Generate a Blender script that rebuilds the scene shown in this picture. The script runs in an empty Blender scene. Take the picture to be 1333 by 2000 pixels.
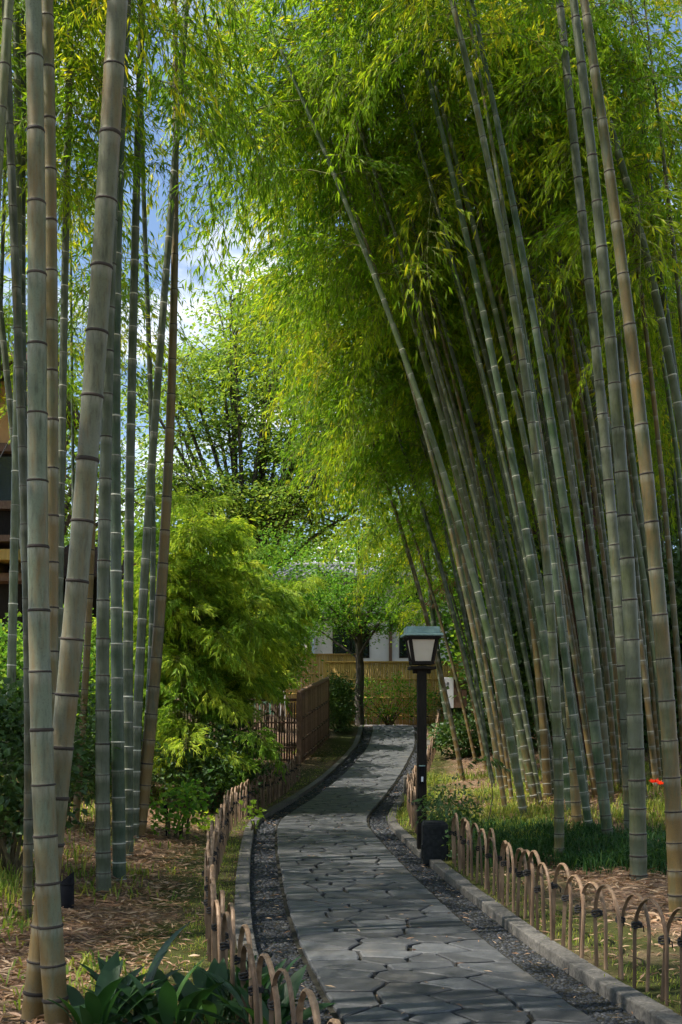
import bpy, math, random
import numpy as np
from mathutils import Vector, Matrix, Euler

random.seed(7)
RNG = np.random.default_rng(7)
R = math.radians
SC = bpy.context.scene
COL = SC.collection

# ------------------------------------------------------------------ camera
F, CX, HY, CH = 2200.0, 666.5, 1400.0, 1.5      # focal length in photo pixels, principal column, horizon row, eye height
cam_d = bpy.data.cameras.new('camera')
cam = bpy.data.objects.new('camera', cam_d); COL.objects.link(cam)
cam.location = (0, 0, CH); cam.rotation_euler = (R(90), 0, 0)
cam_d.sensor_fit = 'VERTICAL'; cam_d.sensor_height = 36.0
cam_d.lens = F / 2000.0 * 36.0
cam_d.shift_y = (HY - 1000.0) / 2000.0
cam_d.clip_start = 0.05; cam_d.clip_end = 3000
SC.camera = cam

# ------------------------------------------------------------------ sky and sun
TO_SUN = Vector((-0.58, -0.15, 0.90)).normalized()
elev = math.asin(TO_SUN.z); azim = math.atan2(TO_SUN.x, TO_SUN.y)
world = bpy.data.worlds.new('World'); SC.world = world; world.use_nodes = True
wn, wl = world.node_tree.nodes, world.node_tree.links
wn.clear()
wo = wn.new('ShaderNodeOutputWorld'); bg = wn.new('ShaderNodeBackground'); bg.inputs['Strength'].default_value = 0.115
sky = wn.new('ShaderNodeTexSky'); sky.sky_type = 'NISHITA'; sky.sun_disc = False
sky.sun_elevation = elev; sky.sun_rotation = azim; sky.air_density = 1.0; sky.dust_density = 0.3; sky.ozone_density = 1.5
tc = wn.new('ShaderNodeTexCoord'); sep = wn.new('ShaderNodeSeparateXYZ')
addz = wn.new('ShaderNodeMath'); addz.operation = 'ADD'; addz.inputs[1].default_value = 0.22
mxz = wn.new('ShaderNodeMath'); mxz.operation = 'MAXIMUM'; mxz.inputs[1].default_value = 0.05
dx = wn.new('ShaderNodeMath'); dx.operation = 'DIVIDE'; dy = wn.new('ShaderNodeMath'); dy.operation = 'DIVIDE'
cmb = wn.new('ShaderNodeCombineXYZ'); cn = wn.new('ShaderNodeTexNoise')
cn.inputs['Scale'].default_value = 2.3; cn.inputs['Detail'].default_value = 7; cn.inputs['Roughness'].default_value = 0.55
cr = wn.new('ShaderNodeValToRGB'); cr.color_ramp.elements[0].position = 0.50; cr.color_ramp.elements[1].position = 0.62
mixc = wn.new('ShaderNodeMix'); mixc.data_type = 'RGBA'
wl.new(tc.outputs['Generated'], sep.inputs[0]); wl.new(sep.outputs['Z'], addz.inputs[0]); wl.new(addz.outputs[0], mxz.inputs[0])
wl.new(sep.outputs['X'], dx.inputs[0]); wl.new(mxz.outputs[0], dx.inputs[1])
wl.new(sep.outputs['Y'], dy.inputs[0]); wl.new(mxz.outputs[0], dy.inputs[1])
wl.new(dx.outputs[0], cmb.inputs[0]); wl.new(dy.outputs[0], cmb.inputs[1]); wl.new(cmb.outputs[0], cn.inputs['Vector'])
wl.new(cn.outputs['Fac'], cr.inputs[0]); wl.new(cr.outputs['Color'], mixc.inputs['Factor'])
wl.new(sky.outputs[0], mixc.inputs['A']); mixc.inputs['B'].default_value = (8.0, 8.2, 8.6, 1)
wl.new(mixc.outputs['Result'], bg.inputs[0]); wl.new(bg.outputs[0], wo.inputs[0])

sun_d = bpy.data.lights.new('sun', 'SUN'); sun_d.energy = 5.0; sun_d.angle = R(0.55); sun_d.color = (1.0, 0.93, 0.82)
sun = bpy.data.objects.new('sun', sun_d); COL.objects.link(sun)
sun.rotation_euler = (-TO_SUN).to_track_quat('-Z', 'Y').to_euler(); sun.location = (-10, -3, 20)

vs = SC.view_settings
vs.view_transform = 'Standard'; vs.look = 'None'; vs.exposure = 0.87; vs.gamma = 1.0; vs.use_curve_mapping = False
cy = SC.cycles
cy.max_bounces = 7; cy.diffuse_bounces = 4; cy.glossy_bounces = 2; cy.transmission_bounces = 5; cy.transparent_max_bounces = 6
cy.caustics_reflective = False; cy.caustics_refractive = False; cy.sample_clamp_indirect = 6.0
cy.use_denoising = True; cy.denoiser = 'OPENIMAGEDENOISE'; cy.denoising_input_passes = 'RGB_ALBEDO_NORMAL'; cy.denoising_prefilter = 'ACCURATE'; cy.use_adaptive_sampling = True; cy.adaptive_threshold = 0.03; cy.adaptive_min_samples = 24

# ------------------------------------------------------------------ helpers
def P(px, py, Y):
    return Vector(((px - CX) * Y / F, Y, CH - (py - HY) * Y / F))

def smooth(a, b, x):
    t = np.clip((np.asarray(x, float) - a) / (b - a), 0, 1); return t * t * (3 - 2 * t)

_TY = np.array([0, 2, 3, 4, 5.5, 6.3, 7.4, 8.7, 10.2, 12.5, 14.6, 15.6, 16.6, 18.2, 21, 24, 27, 30, 33, 36, 40])
_TX = np.array([1.1, .70, .48, .26, .0, -.13, -.28, -.41, -.54, -.71, -.84, -.88, -.86, -.72, -.39, -.02, .35, .72, .92, 1.0, 1.1])
_fy = np.linspace(0, 40, 801); _fx = np.interp(_fy, _TY, _TX); _k = np.hanning(23); _k /= _k.sum()
_fx = np.convolve(np.pad(_fx, 11, mode='reflect', reflect_type='odd'), _k, mode='valid')
PW, GW, KW = 1.25, 0.29, 0.125      # paving, gutter and kerb widths
def XL(Y): return np.interp(Y, _fy, _fx)                 # left edge of the paving
def XR(Y): return XL(Y) + PW
def PH(Y): return 0.0042 * np.clip(np.asarray(Y, float) - 17, 0, 17) ** 2
def bump(X, Y): return 0.030 * np.sin(X * 2.1 + Y * .7) * np.sin(Y * 1.3 - X * .5) + 0.018 * np.sin(X * 5.3 + 1.7) * np.sin(Y * 4.1 + X)
def G(X, Y):
    X = np.asarray(X, float); Y = np.asarray(Y, float)
    dl = XL(Y) - GW - KW - X; dr = X - XR(Y) - GW - KW
    base = PH(Y) + 0.030
    rl = 0.10 * np.clip(dl - .45, 0, 3.2) * smooth(5, 12, Y) + 0.02 * np.clip(dl - 3, 0, 12)
    rr = 0.105 * np.clip(dr - .2, 0, 9) * smooth(9.5, 17, Y) + 0.02 * np.clip(dr, 0, 10)
    return base + np.where(dl > 0, rl, 0) + np.where(dr > 0, rr, 0) + bump(X, Y) * smooth(.25, 1.2, np.maximum(dl, dr))
def hit(px, py, y0=3.0, y1=60.0):
    Ys = np.arange(y0, y1, .03); Xs = (px - CX) * Ys / F; Zs = CH - (py - HY) * Ys / F
    k = np.argmax(Zs <= G(Xs, Ys)); k = k if (Zs <= G(Xs, Ys)).any() else len(Ys) - 1
    return Vector((Xs[k], Ys[k], float(G(Xs[k], Ys[k]))))

def link(o, parent=None):
    COL.objects.link(o)
    if parent is not None: o.parent = parent
    return o
def tag(o, label=None, cat=None, group=None, kind=None):
    if label: o['label'] = label
    if cat: o['category'] = cat
    if group: o['group'] = group
    if kind: o['kind'] = kind
    return o
def empty(name, loc=(0, 0, 0), rz=0):
    o = bpy.data.objects.new(name, None); o.location = loc; o.rotation_euler = (0, 0, rz); o.empty_display_size = .2
    return link(o)
def me_np(name, V, Fa, mats, midx=None, tint=None, smooth_sh=True):
    """mesh from arrays: V (n,3), Fa (m,k) with constant k"""
    V = np.ascontiguousarray(V, dtype=np.float32); Fa = np.ascontiguousarray(Fa, dtype=np.int32)
    me = bpy.data.meshes.new(name); m, k = Fa.shape
    me.vertices.add(len(V)); me.vertices.foreach_set('co', V.ravel())
    me.loops.add(m * k); me.loops.foreach_set('vertex_index', Fa.ravel())
    me.polygons.add(m); me.polygons.foreach_set('loop_start', np.arange(0, m * k, k, dtype=np.int32))
    me.polygons.foreach_set('loop_total', np.full(m, k, dtype=np.int32))
    for mt in (mats if isinstance(mats, (list, tuple)) else [mats]): me.materials.append(mt)
    if midx is not None: me.polygons.foreach_set('material_index', np.ascontiguousarray(midx, dtype=np.int32))
    me.polygons.foreach_set('use_smooth', np.full(m, smooth_sh))
    if tint is not None:
        a = me.attributes.new('tint', 'FLOAT', 'FACE'); a.data.foreach_set('value', np.ascontiguousarray(tint, dtype=np.float32))
    me.update(calc_edges=True)
    return me
class MB:
    """collects shapes for ONE mesh"""
    def __init__(s): s.V = []; s.Fq = []; s.m = []; s.n = 0
    def add(s, V, Fs, m=0):
        V = [tuple(v) for v in V]; s.V += V; s.Fq += [tuple(i + s.n for i in f) for f in Fs]; s.m += [m] * len(Fs); s.n += len(V); return s
    def box(s, c, d, rz=0, taper=1.0, m=0):
        x, y, z = d[0] / 2, d[1] / 2, d[2] / 2; co, si = math.cos(rz), math.sin(rz); vs_ = []
        for k, sz in enumerate((-z, z)):
            t = taper if k else 1.0
            for sx, sy in ((-x, -y), (x, -y), (x, y), (-x, y)):
                vs_.append((c[0] + (sx * co - sy * si) * t, c[1] + (sx * si + sy * co) * t, c[2] + sz))
        return s.add(vs_, [(3, 2, 1, 0), (4, 5, 6, 7), (0, 1, 5, 4), (1, 2, 6, 5), (2, 3, 7, 6), (3, 0, 4, 7)], m)
    def tube(s, pts, rad, n=8, m=0, cap=True):
        V, Fs = tube(pts, rad, n)
        if cap: Fs = list(map(tuple, Fs)) + [tuple(range(n))[::-1], tuple(range((len(pts) - 1) * n, len(pts) * n))]
        return s.add(V, Fs, m)
    def build(s, name, mats, parent=None, smooth_sh=False, bevel=0, loc=None, rot=None):
        me = bpy.data.meshes.new(name); me.from_pydata(s.V, [], s.Fq)
        for mt in (mats if isinstance(mats, (list, tuple)) else [mats]): me.materials.append(mt)
        me.polygons.foreach_set('material_index', s.m)
        if smooth_sh: me.polygons.foreach_set('use_smooth', [True] * len(s.Fq))
        me.update()
        o = link(bpy.data.objects.new(name, me), parent)
        if loc is not None: o.location = loc
        if rot is not None: o.rotation_euler = rot
        if bevel:
            b = o.modifiers.new('bevel', 'BEVEL'); b.width = bevel; b.segments = 2; b.limit_method = 'ANGLE'
        return o
def tube(pts, rad, n=8):
    pts = np.asarray(pts, float); k = len(pts); rad = np.broadcast_to(np.asarray(rad, float), (k,))
    T = np.gradient(pts, axis=0); T /= np.linalg.norm(T, axis=1)[:, None] + 1e-9
    ref = np.where(np.abs(T[:, 2:3]) > .9, np.array([[1., 0, 0]]), np.array([[0, 0, 1.]]))
    if np.abs(T[:, 2]).max() > .9: ref = np.tile([[0.1, 1., 0]], (k, 1))
    A = np.cross(ref, T); A /= np.linalg.norm(A, axis=1)[:, None] + 1e-9; B = np.cross(T, A)
    a = np.arange(n) * 2 * math.pi / n
    V = (pts[:, None] + rad[:, None, None] * (np.cos(a)[None, :, None] * A[:, None] + np.sin(a)[None, :, None] * B[:, None])).reshape(-1, 3)
    i = np.arange(k - 1)[:, None] * n; j = np.arange(n)[None]; j2 = (j + 1) % n
    Fs = np.stack([i + j, i + j2, i + n + j2, i + n + j], -1).reshape(-1, 4)
    return V, Fs
def leaves_mesh(base, d, ln, wd, up, fold=.25, curl=.12):
    """rhombic folded leaves -> V (4N,3), tri faces (2N,3)"""
    d = d / (np.linalg.norm(d, axis=1)[:, None] + 1e-9)
    s = np.cross(d, up); s /= np.linalg.norm(s, axis=1)[:, None] + 1e-9; nrm = np.cross(s, d)
    ln = ln[:, None]; wd = wd[:, None]
    mid = base + d * ln * .42
    V = np.stack([base, mid + s * wd + nrm * wd * fold, base + d * ln - np.array([[0, 0, 1.]]) * ln * curl, mid - s * wd + nrm * wd * fold], 1).reshape(-1, 3)
    i = np.arange(len(base))[:, None] * 4
    Fs = np.concatenate([i + np.array([[0, 1, 2]]), i + np.array([[0, 2, 3]])], 1).reshape(-1, 3)
    return V, Fs

# ------------------------------------------------------------------ materials
def newmat(name):
    m = bpy.data.materials.new(name); m.use_nodes = True; n = m.node_tree.nodes; n.clear()
    out = n.new('ShaderNodeOutputMaterial'); b = n.new('ShaderNodeBsdfPrincipled'); m.node_tree.links.new(b.outputs[0], out.inputs[0])
    return m, n, m.node_tree.links, b, out
def noise(n, l, scale, detail=4, rough=.55, vec=None, dist=0):
    t = n.new('ShaderNodeTexNoise'); t.inputs['Scale'].default_value = scale; t.inputs['Detail'].default_value = detail
    t.inputs['Roughness'].default_value = rough; t.inputs['Distortion'].default_value = dist
    if vec is not None: l.new(vec, t.inputs['Vector'])
    return t
def ramp(n, l, fac, stops):
    r = n.new('ShaderNodeValToRGB'); e = r.color_ramp.elements
    while len(e) < len(stops): e.new(.5)
    for k, (p, c) in enumerate(stops): e[k].position = p; e[k].color = (*c, 1) if len(c) == 3 else c
    l.new(fac, r.inputs[0]); return r
def mixn(n, l, fac, a, b, mode='MIX'):
    m = n.new('ShaderNodeMix'); m.data_type = 'RGBA'; m.blend_type = mode
    for s, v in (('Factor', fac), ('A', a), ('B', b)):
        if isinstance(v, (int, float)): m.inputs[s].default_value = v
        elif isinstance(v, tuple): m.inputs[s].default_value = (*v, 1) if len(v) == 3 else v
        else: l.new(v, m.inputs[s])
    return m.outputs['Result']
def objco(n, gen=False): return n.new('ShaderNodeTexCoord').outputs['Generated' if gen else 'Object']
def geopos(n): return n.new('ShaderNodeNewGeometry').outputs['Position']
def bumpn(n, l, h, b, strength=.4, dist=.01):
    k = n.new('ShaderNodeBump'); k.inputs['Strength'].default_value = strength; k.inputs['Distance'].default_value = dist
    l.new(h, k.inputs['Height']); l.new(k.outputs[0], b.inputs['Normal'])
def simple(name, c1, c2, scale=20, rough=.7, bumps=.3, dist=.004, stretch=None, rnd=.0, spec=.3, world_co=False):
    m, n, l, b, o = newmat(name)
    v = geopos(n) if world_co else objco(n)
    if stretch:
        mp = n.new('ShaderNodeMapping'); mp.inputs['Scale'].default_value = stretch; l.new(v, mp.inputs[0]); v = mp.outputs[0]
    t = noise(n, l, scale, 6, .6, v); r = ramp(n, l, t.outputs['Fac'], [(.3, c1), (.7, c2)]); col = r.outputs[0]
    if rnd:
        oi = n.new('ShaderNodeObjectInfo'); h = n.new('ShaderNodeHueSaturation'); mr = n.new('ShaderNodeMapRange')
        mr.inputs['To Min'].default_value = 1 - rnd; mr.inputs['To Max'].default_value = 1 + rnd
        l.new(oi.outputs['Random'], mr.inputs[0]); l.new(mr.outputs[0], h.inputs['Value']); l.new(col, h.inputs['Color']); col = h.outputs[0]
    l.new(col, b.inputs['Base Color']); b.inputs['Roughness'].default_value = rough; b.inputs['Specular IOR Level'].default_value = spec
    if bumps: bumpn(n, l, t.outputs['Fac'], b, bumps, dist)
    return m
def leafmat(name, stops, trans=.45, objw=.5, gloss=.14, tboost=2.0):
    m, n, l, b, out = newmat(name)
    at = n.new('ShaderNodeAttribute'); at.attribute_name = 'tint'; oi = n.new('ShaderNodeObjectInfo')
    f = n.new('ShaderNodeMix'); f.data_type = 'FLOAT'; f.inputs['Factor'].default_value = objw
    l.new(at.outputs['Fac'], f.inputs['A']); l.new(oi.outputs['Random'], f.inputs['B'])
    r = ramp(n, l, f.outputs['Result'], stops)
    l.new(r.outputs[0], b.inputs['Base Color']); b.inputs['Roughness'].default_value = .5; b.inputs['Specular IOR Level'].default_value = gloss
    t = n.new('ShaderNodeBsdfTranslucent'); tcol = mixn(n, l, 1.0, r.outputs[0], (tboost, tboost * .95, tboost * .45), 'MULTIPLY')
    l.new(tcol, t.inputs['Color'])
    ms = n.new('ShaderNodeMixShader'); ms.inputs[0].default_value = trans
    l.new(b.outputs[0], ms.inputs[1]); l.new(t.outputs[0], ms.inputs[2]); l.new(ms.outputs[0], out.inputs[0])
    return m

M = {}
M['bleaf'] = leafmat('bamboo_leaf', [(.0, (.060, .150, .012)), (.42, (.13, .245, .018)), (.74, (.25, .35, .022)), (.93, (.46, .44, .03)), (1, (.60, .46, .04))], .55, .68)
M['sleaf'] = leafmat('dwarf_bamboo_leaf', [(.0, (.06, .15, .025)), (.5, (.20, .32, .04)), (.8, (.40, .48, .06)), (1, (.55, .52, .09))], .45, .6)
M['zleaf'] = leafmat('zelkova_leaf', [(.0, (.055, .125, .025)), (.5, (.135, .235, .04)), (1, (.33, .38, .08))], .45, .25)
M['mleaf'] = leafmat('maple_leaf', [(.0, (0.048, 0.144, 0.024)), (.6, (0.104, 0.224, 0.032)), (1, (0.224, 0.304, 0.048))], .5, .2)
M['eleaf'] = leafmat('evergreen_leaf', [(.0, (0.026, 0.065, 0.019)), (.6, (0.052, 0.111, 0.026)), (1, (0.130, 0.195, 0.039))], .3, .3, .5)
M['gleaf'] = leafmat('grass_blade', [(.0, (0.062, 0.125, 0.019)), (.5, (0.150, 0.213, 0.037)), (1, (0.350, 0.338, 0.088))], .4, .1)
M['dgrass'] = leafmat('dark_grass_blade', [(.0, (.012, .045, .014)), (.6, (.026, .075, .022)), (1, (.07, .12, .03))], .35, .1)
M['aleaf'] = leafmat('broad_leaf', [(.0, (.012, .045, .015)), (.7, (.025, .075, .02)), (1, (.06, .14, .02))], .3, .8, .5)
M['litter'] = leafmat('dry_leaf', [(.0, (.16, .085, .05)), (.5, (.30, .18, .11)), (1, (.50, .36, .24))], .2, .0, .2, 1.2)
M['dead'] = leafmat('dead_leaf', [(.0, (.20, .09, .05)), (1, (.36, .20, .12))], .3, .3, .2, 1.2)
M['redpetal'] = leafmat('red_petal', [(.0, (.6, .03, .01)), (1, (.8, .07, .03))], .4, .3)
M['twig'] = simple('twig', (.10, .12, .03), (.17, .17, .05), 30, .7, 0)
M['bark'] = simple('grey_bark', (.035, .028, .022), (.10, .085, .07), 14, .9, .8, .03, (1, 1, .3))
M['redbark'] = simple('red_brown_bark', (.03, .018, .013), (.10, .055, .04), 10, .95, .8, .03, (1, 1, .2))
M['stem'] = simple('shrub_stem', (.05, .04, .02), (.12, .10, .05), 20, .8, .3)

def culm_mat():
    m, n, l, b, o = newmat('bamboo_culm')
    oi = n.new('ShaderNodeObjectInfo'); v = objco(n)
    mp = n.new('ShaderNodeMapping'); mp.inputs['Scale'].default_value = (1, 1, .18); l.new(v, mp.inputs[0])
    off = n.new('ShaderNodeVectorMath'); off.operation = 'ADD'; cx = n.new('ShaderNodeCombineXYZ'); ml = n.new('ShaderNodeMath'); ml.operation = 'MULTIPLY'; ml.inputs[1].default_value = 37
    l.new(oi.outputs['Random'], ml.inputs[0]); l.new(ml.outputs[0], cx.inputs[0]); l.new(ml.outputs[0], cx.inputs[2])
    l.new(mp.outputs[0], off.inputs[0]); l.new(cx.outputs[0], off.inputs[1])
    streak = noise(n, l, 60, 4, .6, off.outputs[0]); blot = noise(n, l, 9, 7, .7, off.outputs[0]); v2 = n.new('ShaderNodeVectorMath'); v2.operation = 'ADD'
    l.new(v, v2.inputs[0]); l.new(cx.outputs[0], v2.inputs[1]); fine = noise(n, l, 120, 3, .7, v2.outputs[0]); cloud = noise(n, l, 3.2, 4, .6, v2.outputs[0])
    sr_ = ramp(n, l, streak.outputs['Fac'], [(.28, (.45, .45, .42)), (.5, (.95, .95, .95)), (.72, (1.0, 1.0, 1.0))]); c1 = mixn(n, l, 1.0, sr_.outputs[0], (1.25, 1.25, 1.25), 'MULTIPLY')
    col = mixn(n, l, 1.0, oi.outputs['Color'], c1, 'MULTIPLY')
    # waxy grey bloom
    bl = ramp(n, l, cloud.outputs['Fac'], [(.38, (0, 0, 0)), (.68, (1, 1, 1))]); blm = n.new('ShaderNodeMath'); blm.operation = 'MULTIPLY'; blm.inputs[1].default_value = .30
    l.new(bl.outputs[0], blm.inputs[0]); col = mixn(n, l, blm.outputs[0], col, (.20, .22, .19))
    # rust and yellow ageing
    th = n.new('ShaderNodeMath'); th.operation = 'ADD'; l.new(blot.outputs['Fac'], th.inputs[0]); sb = n.new('ShaderNodeMath'); sb.operation = 'MULTIPLY_ADD'
    sb.inputs[1].default_value = .55; sb.inputs[2].default_value = -.42; l.new(oi.outputs['Alpha'], sb.inputs[0]); l.new(sb.outputs[0], th.inputs[1])
    sx = n.new('ShaderNodeSeparateXYZ'); l.new(v, sx.inputs[0]); ft = n.new('ShaderNodeMapRange'); ft.inputs['From Min'].default_value = 1.5; ft.inputs['From Max'].default_value = 0.0; ft.inputs['To Min'].default_value = 0; ft.inputs['To Max'].default_value = .20; l.new(sx.outputs['Z'], ft.inputs[0])
    t2 = n.new('ShaderNodeMath'); t2.operation = 'ADD'; l.new(th.outputs[0], t2.inputs[0]); l.new(ft.outputs[0], t2.inputs[1])
    rm = ramp(n, l, t2.outputs[0], [(.30, (0, 0, 0)), (.52, (.9, .9, .9))])
    rust = mixn(n, l, fine.outputs['Fac'], (.07, .045, .018), (.25, .16, .05))
    col = mixn(n, l, rm.outputs[0], col, rust)
    sp = ramp(n, l, fine.outputs['Fac'], [(.54, (0, 0, 0)), (.68, (1, 1, 1))]); spm = n.new('ShaderNodeMath'); spm.operation = 'MULTIPLY'; spm.inputs[1].default_value = .6
    l.new(sp.outputs[0], spm.inputs[0]); col = mixn(n, l, spm.outputs[0], col, (.07, .065, .05))
    pa = n.new('ShaderNodeAttribute'); pa.attribute_name = 'powder'; pm_ = n.new('ShaderNodeMath'); pm_.operation = 'MULTIPLY'; l.new(pa.outputs['Fac'], pm_.inputs[0])
    pn = ramp(n, l, streak.outputs['Fac'], [(.25, (.05, .05, .05)), (.75, (.75, .75, .75))]); l.new(pn.outputs[0], pm_.inputs[1]); col = mixn(n, l, pm_.outputs[0], col, (.30, .30, .25))
    l.new(col, b.inputs['Base Color']); b.inputs['Roughness'].default_value = .45; b.inputs['Specular IOR Level'].default_value = .28
    bumpn(n, l, streak.outputs['Fac'], b, .12, .003)
    return m
M['culm'] = culm_mat()
def ring_mat():
    m, n, l, b, o = newmat('node_ring'); oi = n.new('ShaderNodeObjectInfo'); t = noise(n, l, 40, 3, .6, objco(n))
    c = mixn(n, l, t.outputs['Fac'], (.5, .5, .5), (1.4, 1.4, 1.4)); l.new(mixn(n, l, 1.0, oi.outputs['Color'], c, 'MULTIPLY'), b.inputs['Base Color']); b.inputs['Roughness'].default_value = .8
    return m
M['ring'] = ring_mat()
M['splitb'] = simple('split_bamboo', (.095, .055, .032), (.28, .19, .12), 9, .55, .15, .003, (3, 3, .5), .42)
M['cord'] = simple('black_cord', (.008, .008, .009), (.03, .03, .03), 80, .9, .3)
M['blackwood'] = simple('dark_stained_wood', (.008, .007, .006), (.024, .019, .015), 20, .7, .4, .003, (4, 4, .4), spec=.15)
M['brownwood'] = simple('brown_wood', (.08, .045, .03), (.19, .115, .075), 18, .75, .5, .004, (5, 5, .4), .2)
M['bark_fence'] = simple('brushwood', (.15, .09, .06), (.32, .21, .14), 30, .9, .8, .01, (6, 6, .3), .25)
M['shadedbrush'] = simple('shaded_brushwood', (.045, .03, .02), (.12, .08, .055), 30, .9, .8, .01, (6, 6, .3), .35)  # same brushwood, shade on the slatted run put into its colour
M['yellowb'] = simple('yellow_bamboo_slat', (.36, .22, .05), (.52, .34, .09), 8, .55, .2, .003, (4, 4, .3), .15)
M['copper'] = simple('verdigris_copper', (.14, .22, .22), (.30, .43, .42), 12, .45, .15)
M['paper'] = simple('frosted_panel', (.62, .54, .45), (.70, .62, .52), 4, .6, 0)
M['plaster'] = simple('white_plaster', (.60, .58, .55), (.74, .72, .69), 1.2, .9, .15, .01)
M['granite'] = simple('kerb_granite', (.05, .048, .043), (.15, .14, .125), 45, .85, .5, .004, None, .18, .3, True)
M['darkstone'] = simple('dark_stone', (.010, .011, .012), (.03, .032, .034), 25, .8, .4, .004, spec=.15)
M['black'] = simple('black_metal', (.004, .004, .006), (.009, .009, .012), 30, .6, .1, spec=.12)
M['white'] = simple('white_sign_paint', (.66, .68, .72), (.76, .78, .82), 6, .6, 0)
M['ink'] = simple('black_ink', (.02, .02, .025), (.04, .04, .045), 20, .8, 0)
M['acwhite'] = simple('cream_metal', (.42, .42, .38), (.55, .55, .5), 5, .6, 0)
M['ochre'] = simple('ochre_plaster', (.36, .20, .08), (.46, .27, .12), 3, .85, .1)
M['tile'] = simple('grey_roof_tile', (.10, .10, .12), (.26, .26, .29), 6, .6, .3)
M['pipe'] = simple('blue_grey_pipe', (.20, .27, .33), (.28, .36, .42), 6, .5, 0)
m, n, l, b, o = newmat('window_glass'); b.inputs['Base Color'].default_value = (.012, .016, .02, 1); b.inputs['Roughness'].default_value = .08; b.inputs['Specular IOR Level'].default_value = .6; M['glass'] = m

def stone_mat():
    m, n, l, b, o = newmat('paving_slate'); g = geopos(n); oi = n.new('ShaderNodeObjectInfo')
    t = noise(n, l, 9, 8, .65, g); t2 = noise(n, l, 70, 4, .7, g); t3 = noise(n, l, 2.2, 3, .6, g)
    r = ramp(n, l, t.outputs['Fac'], [(.25, (.034, .037, .041)), (.55, (.062, .066, .070)), (.8, (.098, .098, .096))])
    h = n.new('ShaderNodeHueSaturation'); mr = n.new('ShaderNodeMapRange'); mr.inputs['To Min'].default_value = .6; mr.inputs['To Max'].default_value = 1.4
    l.new(oi.outputs['Random'], mr.inputs[0]); l.new(mr.outputs[0], h.inputs['Value']); l.new(r.outputs[0], h.inputs['Color'])
    sp = ramp(n, l, t2.outputs['Fac'], [(.3, (.7, .7, .7)), (.7, (1.2, 1.2, 1.2))]); c = mixn(n, l, 1.0, h.outputs[0], sp.outputs[0], 'MULTIPLY')
    st = ramp(n, l, t3.outputs['Fac'], [(.55, (0, 0, 0)), (.75, (.35, .35, .35))]); c = mixn(n, l, st.outputs[0], c, (.17, .15, .12))
    l.new(c, b.inputs['Base Color']); b.inputs['Roughness'].default_value = .62; b.inputs['Specular IOR Level'].default_value = .35
    bumpn(n, l, t.outputs['Fac'], b, .5, .008)
    return m
M['slate'] = stone_mat()
M['joint'] = simple('joint_soil', (.010, .010, .009), (.034, .032, .022), 30, .95, .5, .01, None, 0, .2, True)
M['pebble'] = None
m, n, l, b, o = newmat('dark_pebble'); at = n.new('ShaderNodeAttribute'); at.attribute_name = 'tint'
r = ramp(n, l, at.outputs['Fac'], [(0, (.018, .021, .026)), (.75, (.044, .049, .057)), (1, (.09, .09, .09))]); l.new(r.outputs[0], b.inputs['Base Color']); b.inputs['Roughness'].default_value = .6; b.inputs['Specular IOR Level'].default_value = .2; M['pebble'] = m
def ground_mat():
    m, n, l, b, o = newmat('woodland_soil'); g = geopos(n)
    big = noise(n, l, .55, 5, .6, g, .4); mid = noise(n, l, 5, 6, .65, g); fine = noise(n, l, 45, 5, .7, g)
    lit = ramp(n, l, fine.outputs['Fac'], [(.3, (.085, .055, .036)), (.55, (.19, .125, .085)), (.75, (.31, .22, .15))])
    moss = ramp(n, l, fine.outputs['Fac'], [(.3, (.026, .030, .008)), (.7, (.070, .075, .018))])
    ad = n.new('ShaderNodeAttribute'); ad.attribute_name = 'mossy'
    ma = n.new('ShaderNodeMath'); ma.operation = 'ADD'; l.new(ad.outputs['Fac'], ma.inputs[0]); l.new(big.outputs['Fac'], ma.inputs[1])
    ma2 = n.new('ShaderNodeMath'); ma2.operation = 'MULTIPLY_ADD'; ma2.inputs[1].default_value = .35; l.new(mid.outputs['Fac'], ma2.inputs[0]); l.new(ma.outputs[0], ma2.inputs[2])
    mk = ramp(n, l, ma2.outputs[0], [(.72, (0, 0, 0)), (.95, (1, 1, 1))])
    l.new(mixn(n, l, mk.outputs[0], lit.outputs[0], moss.outputs[0]), b.inputs['Base Color']); b.inputs['Roughness'].default_value = .95; b.inputs['Specular IOR Level'].default_value = .15
    bumpn(n, l, fine.outputs['Fac'], b, .8, .02)
    return m
M['ground'] = ground_mat()

# ------------------------------------------------------------------ ground and path
ys = np.unique(np.concatenate([np.arange(-12, 2, .8), np.arange(2, 40, .2), np.arange(40, 60, 1.0), np.array([65, 75, 90, 120, 180, 300])]))
offs = np.concatenate([np.arange(0, 3, .18), np.arange(3, 9, .5), np.array([9, 10, 12, 15, 20, 30, 50, 90, 200])])
rows = []; moss = []
for y in ys:
    yc = float(np.clip(y, 0, 40)); a = float(XL(yc)) - GW - KW + .02; bb = float(XR(yc)) + GW + KW - .02
    xl = a - offs[::-1]; xr = bb + offs
    low = float(PH(y)) - .09
    row = [(x, y, float(G(x, yc if y < 0 else y))) for x in xl] + [(a + .015, y, low), (bb - .015, y, low)] + [(x, y, float(G(x, yc if y < 0 else y))) for x in xr]
    rows.append(row); moss.append([.30 * math.exp(-((o_ - .35) / .5) ** 2) for o_ in offs[::-1]] + [0, 0] + [.34 * math.exp(-((o_ - .3) / .55) ** 2) for o_ in offs])
nr, nc = len(rows), len(rows[0]); V = np.array(rows).reshape(-1, 3)
i = np.arange(nr - 1)[:, None] * nc; j = np.arange(nc - 1)[None]
Fs = np.stack([i + j, i + j + 1, i + nc + j + 1, i + nc + j], -1).reshape(-1, 4)
me = me_np('ground', V, Fs, M['ground']); at = me.attributes.new('mossy', 'FLOAT', 'POINT'); at.data.foreach_set('value', np.array(moss, dtype=np.float32).ravel())
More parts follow.
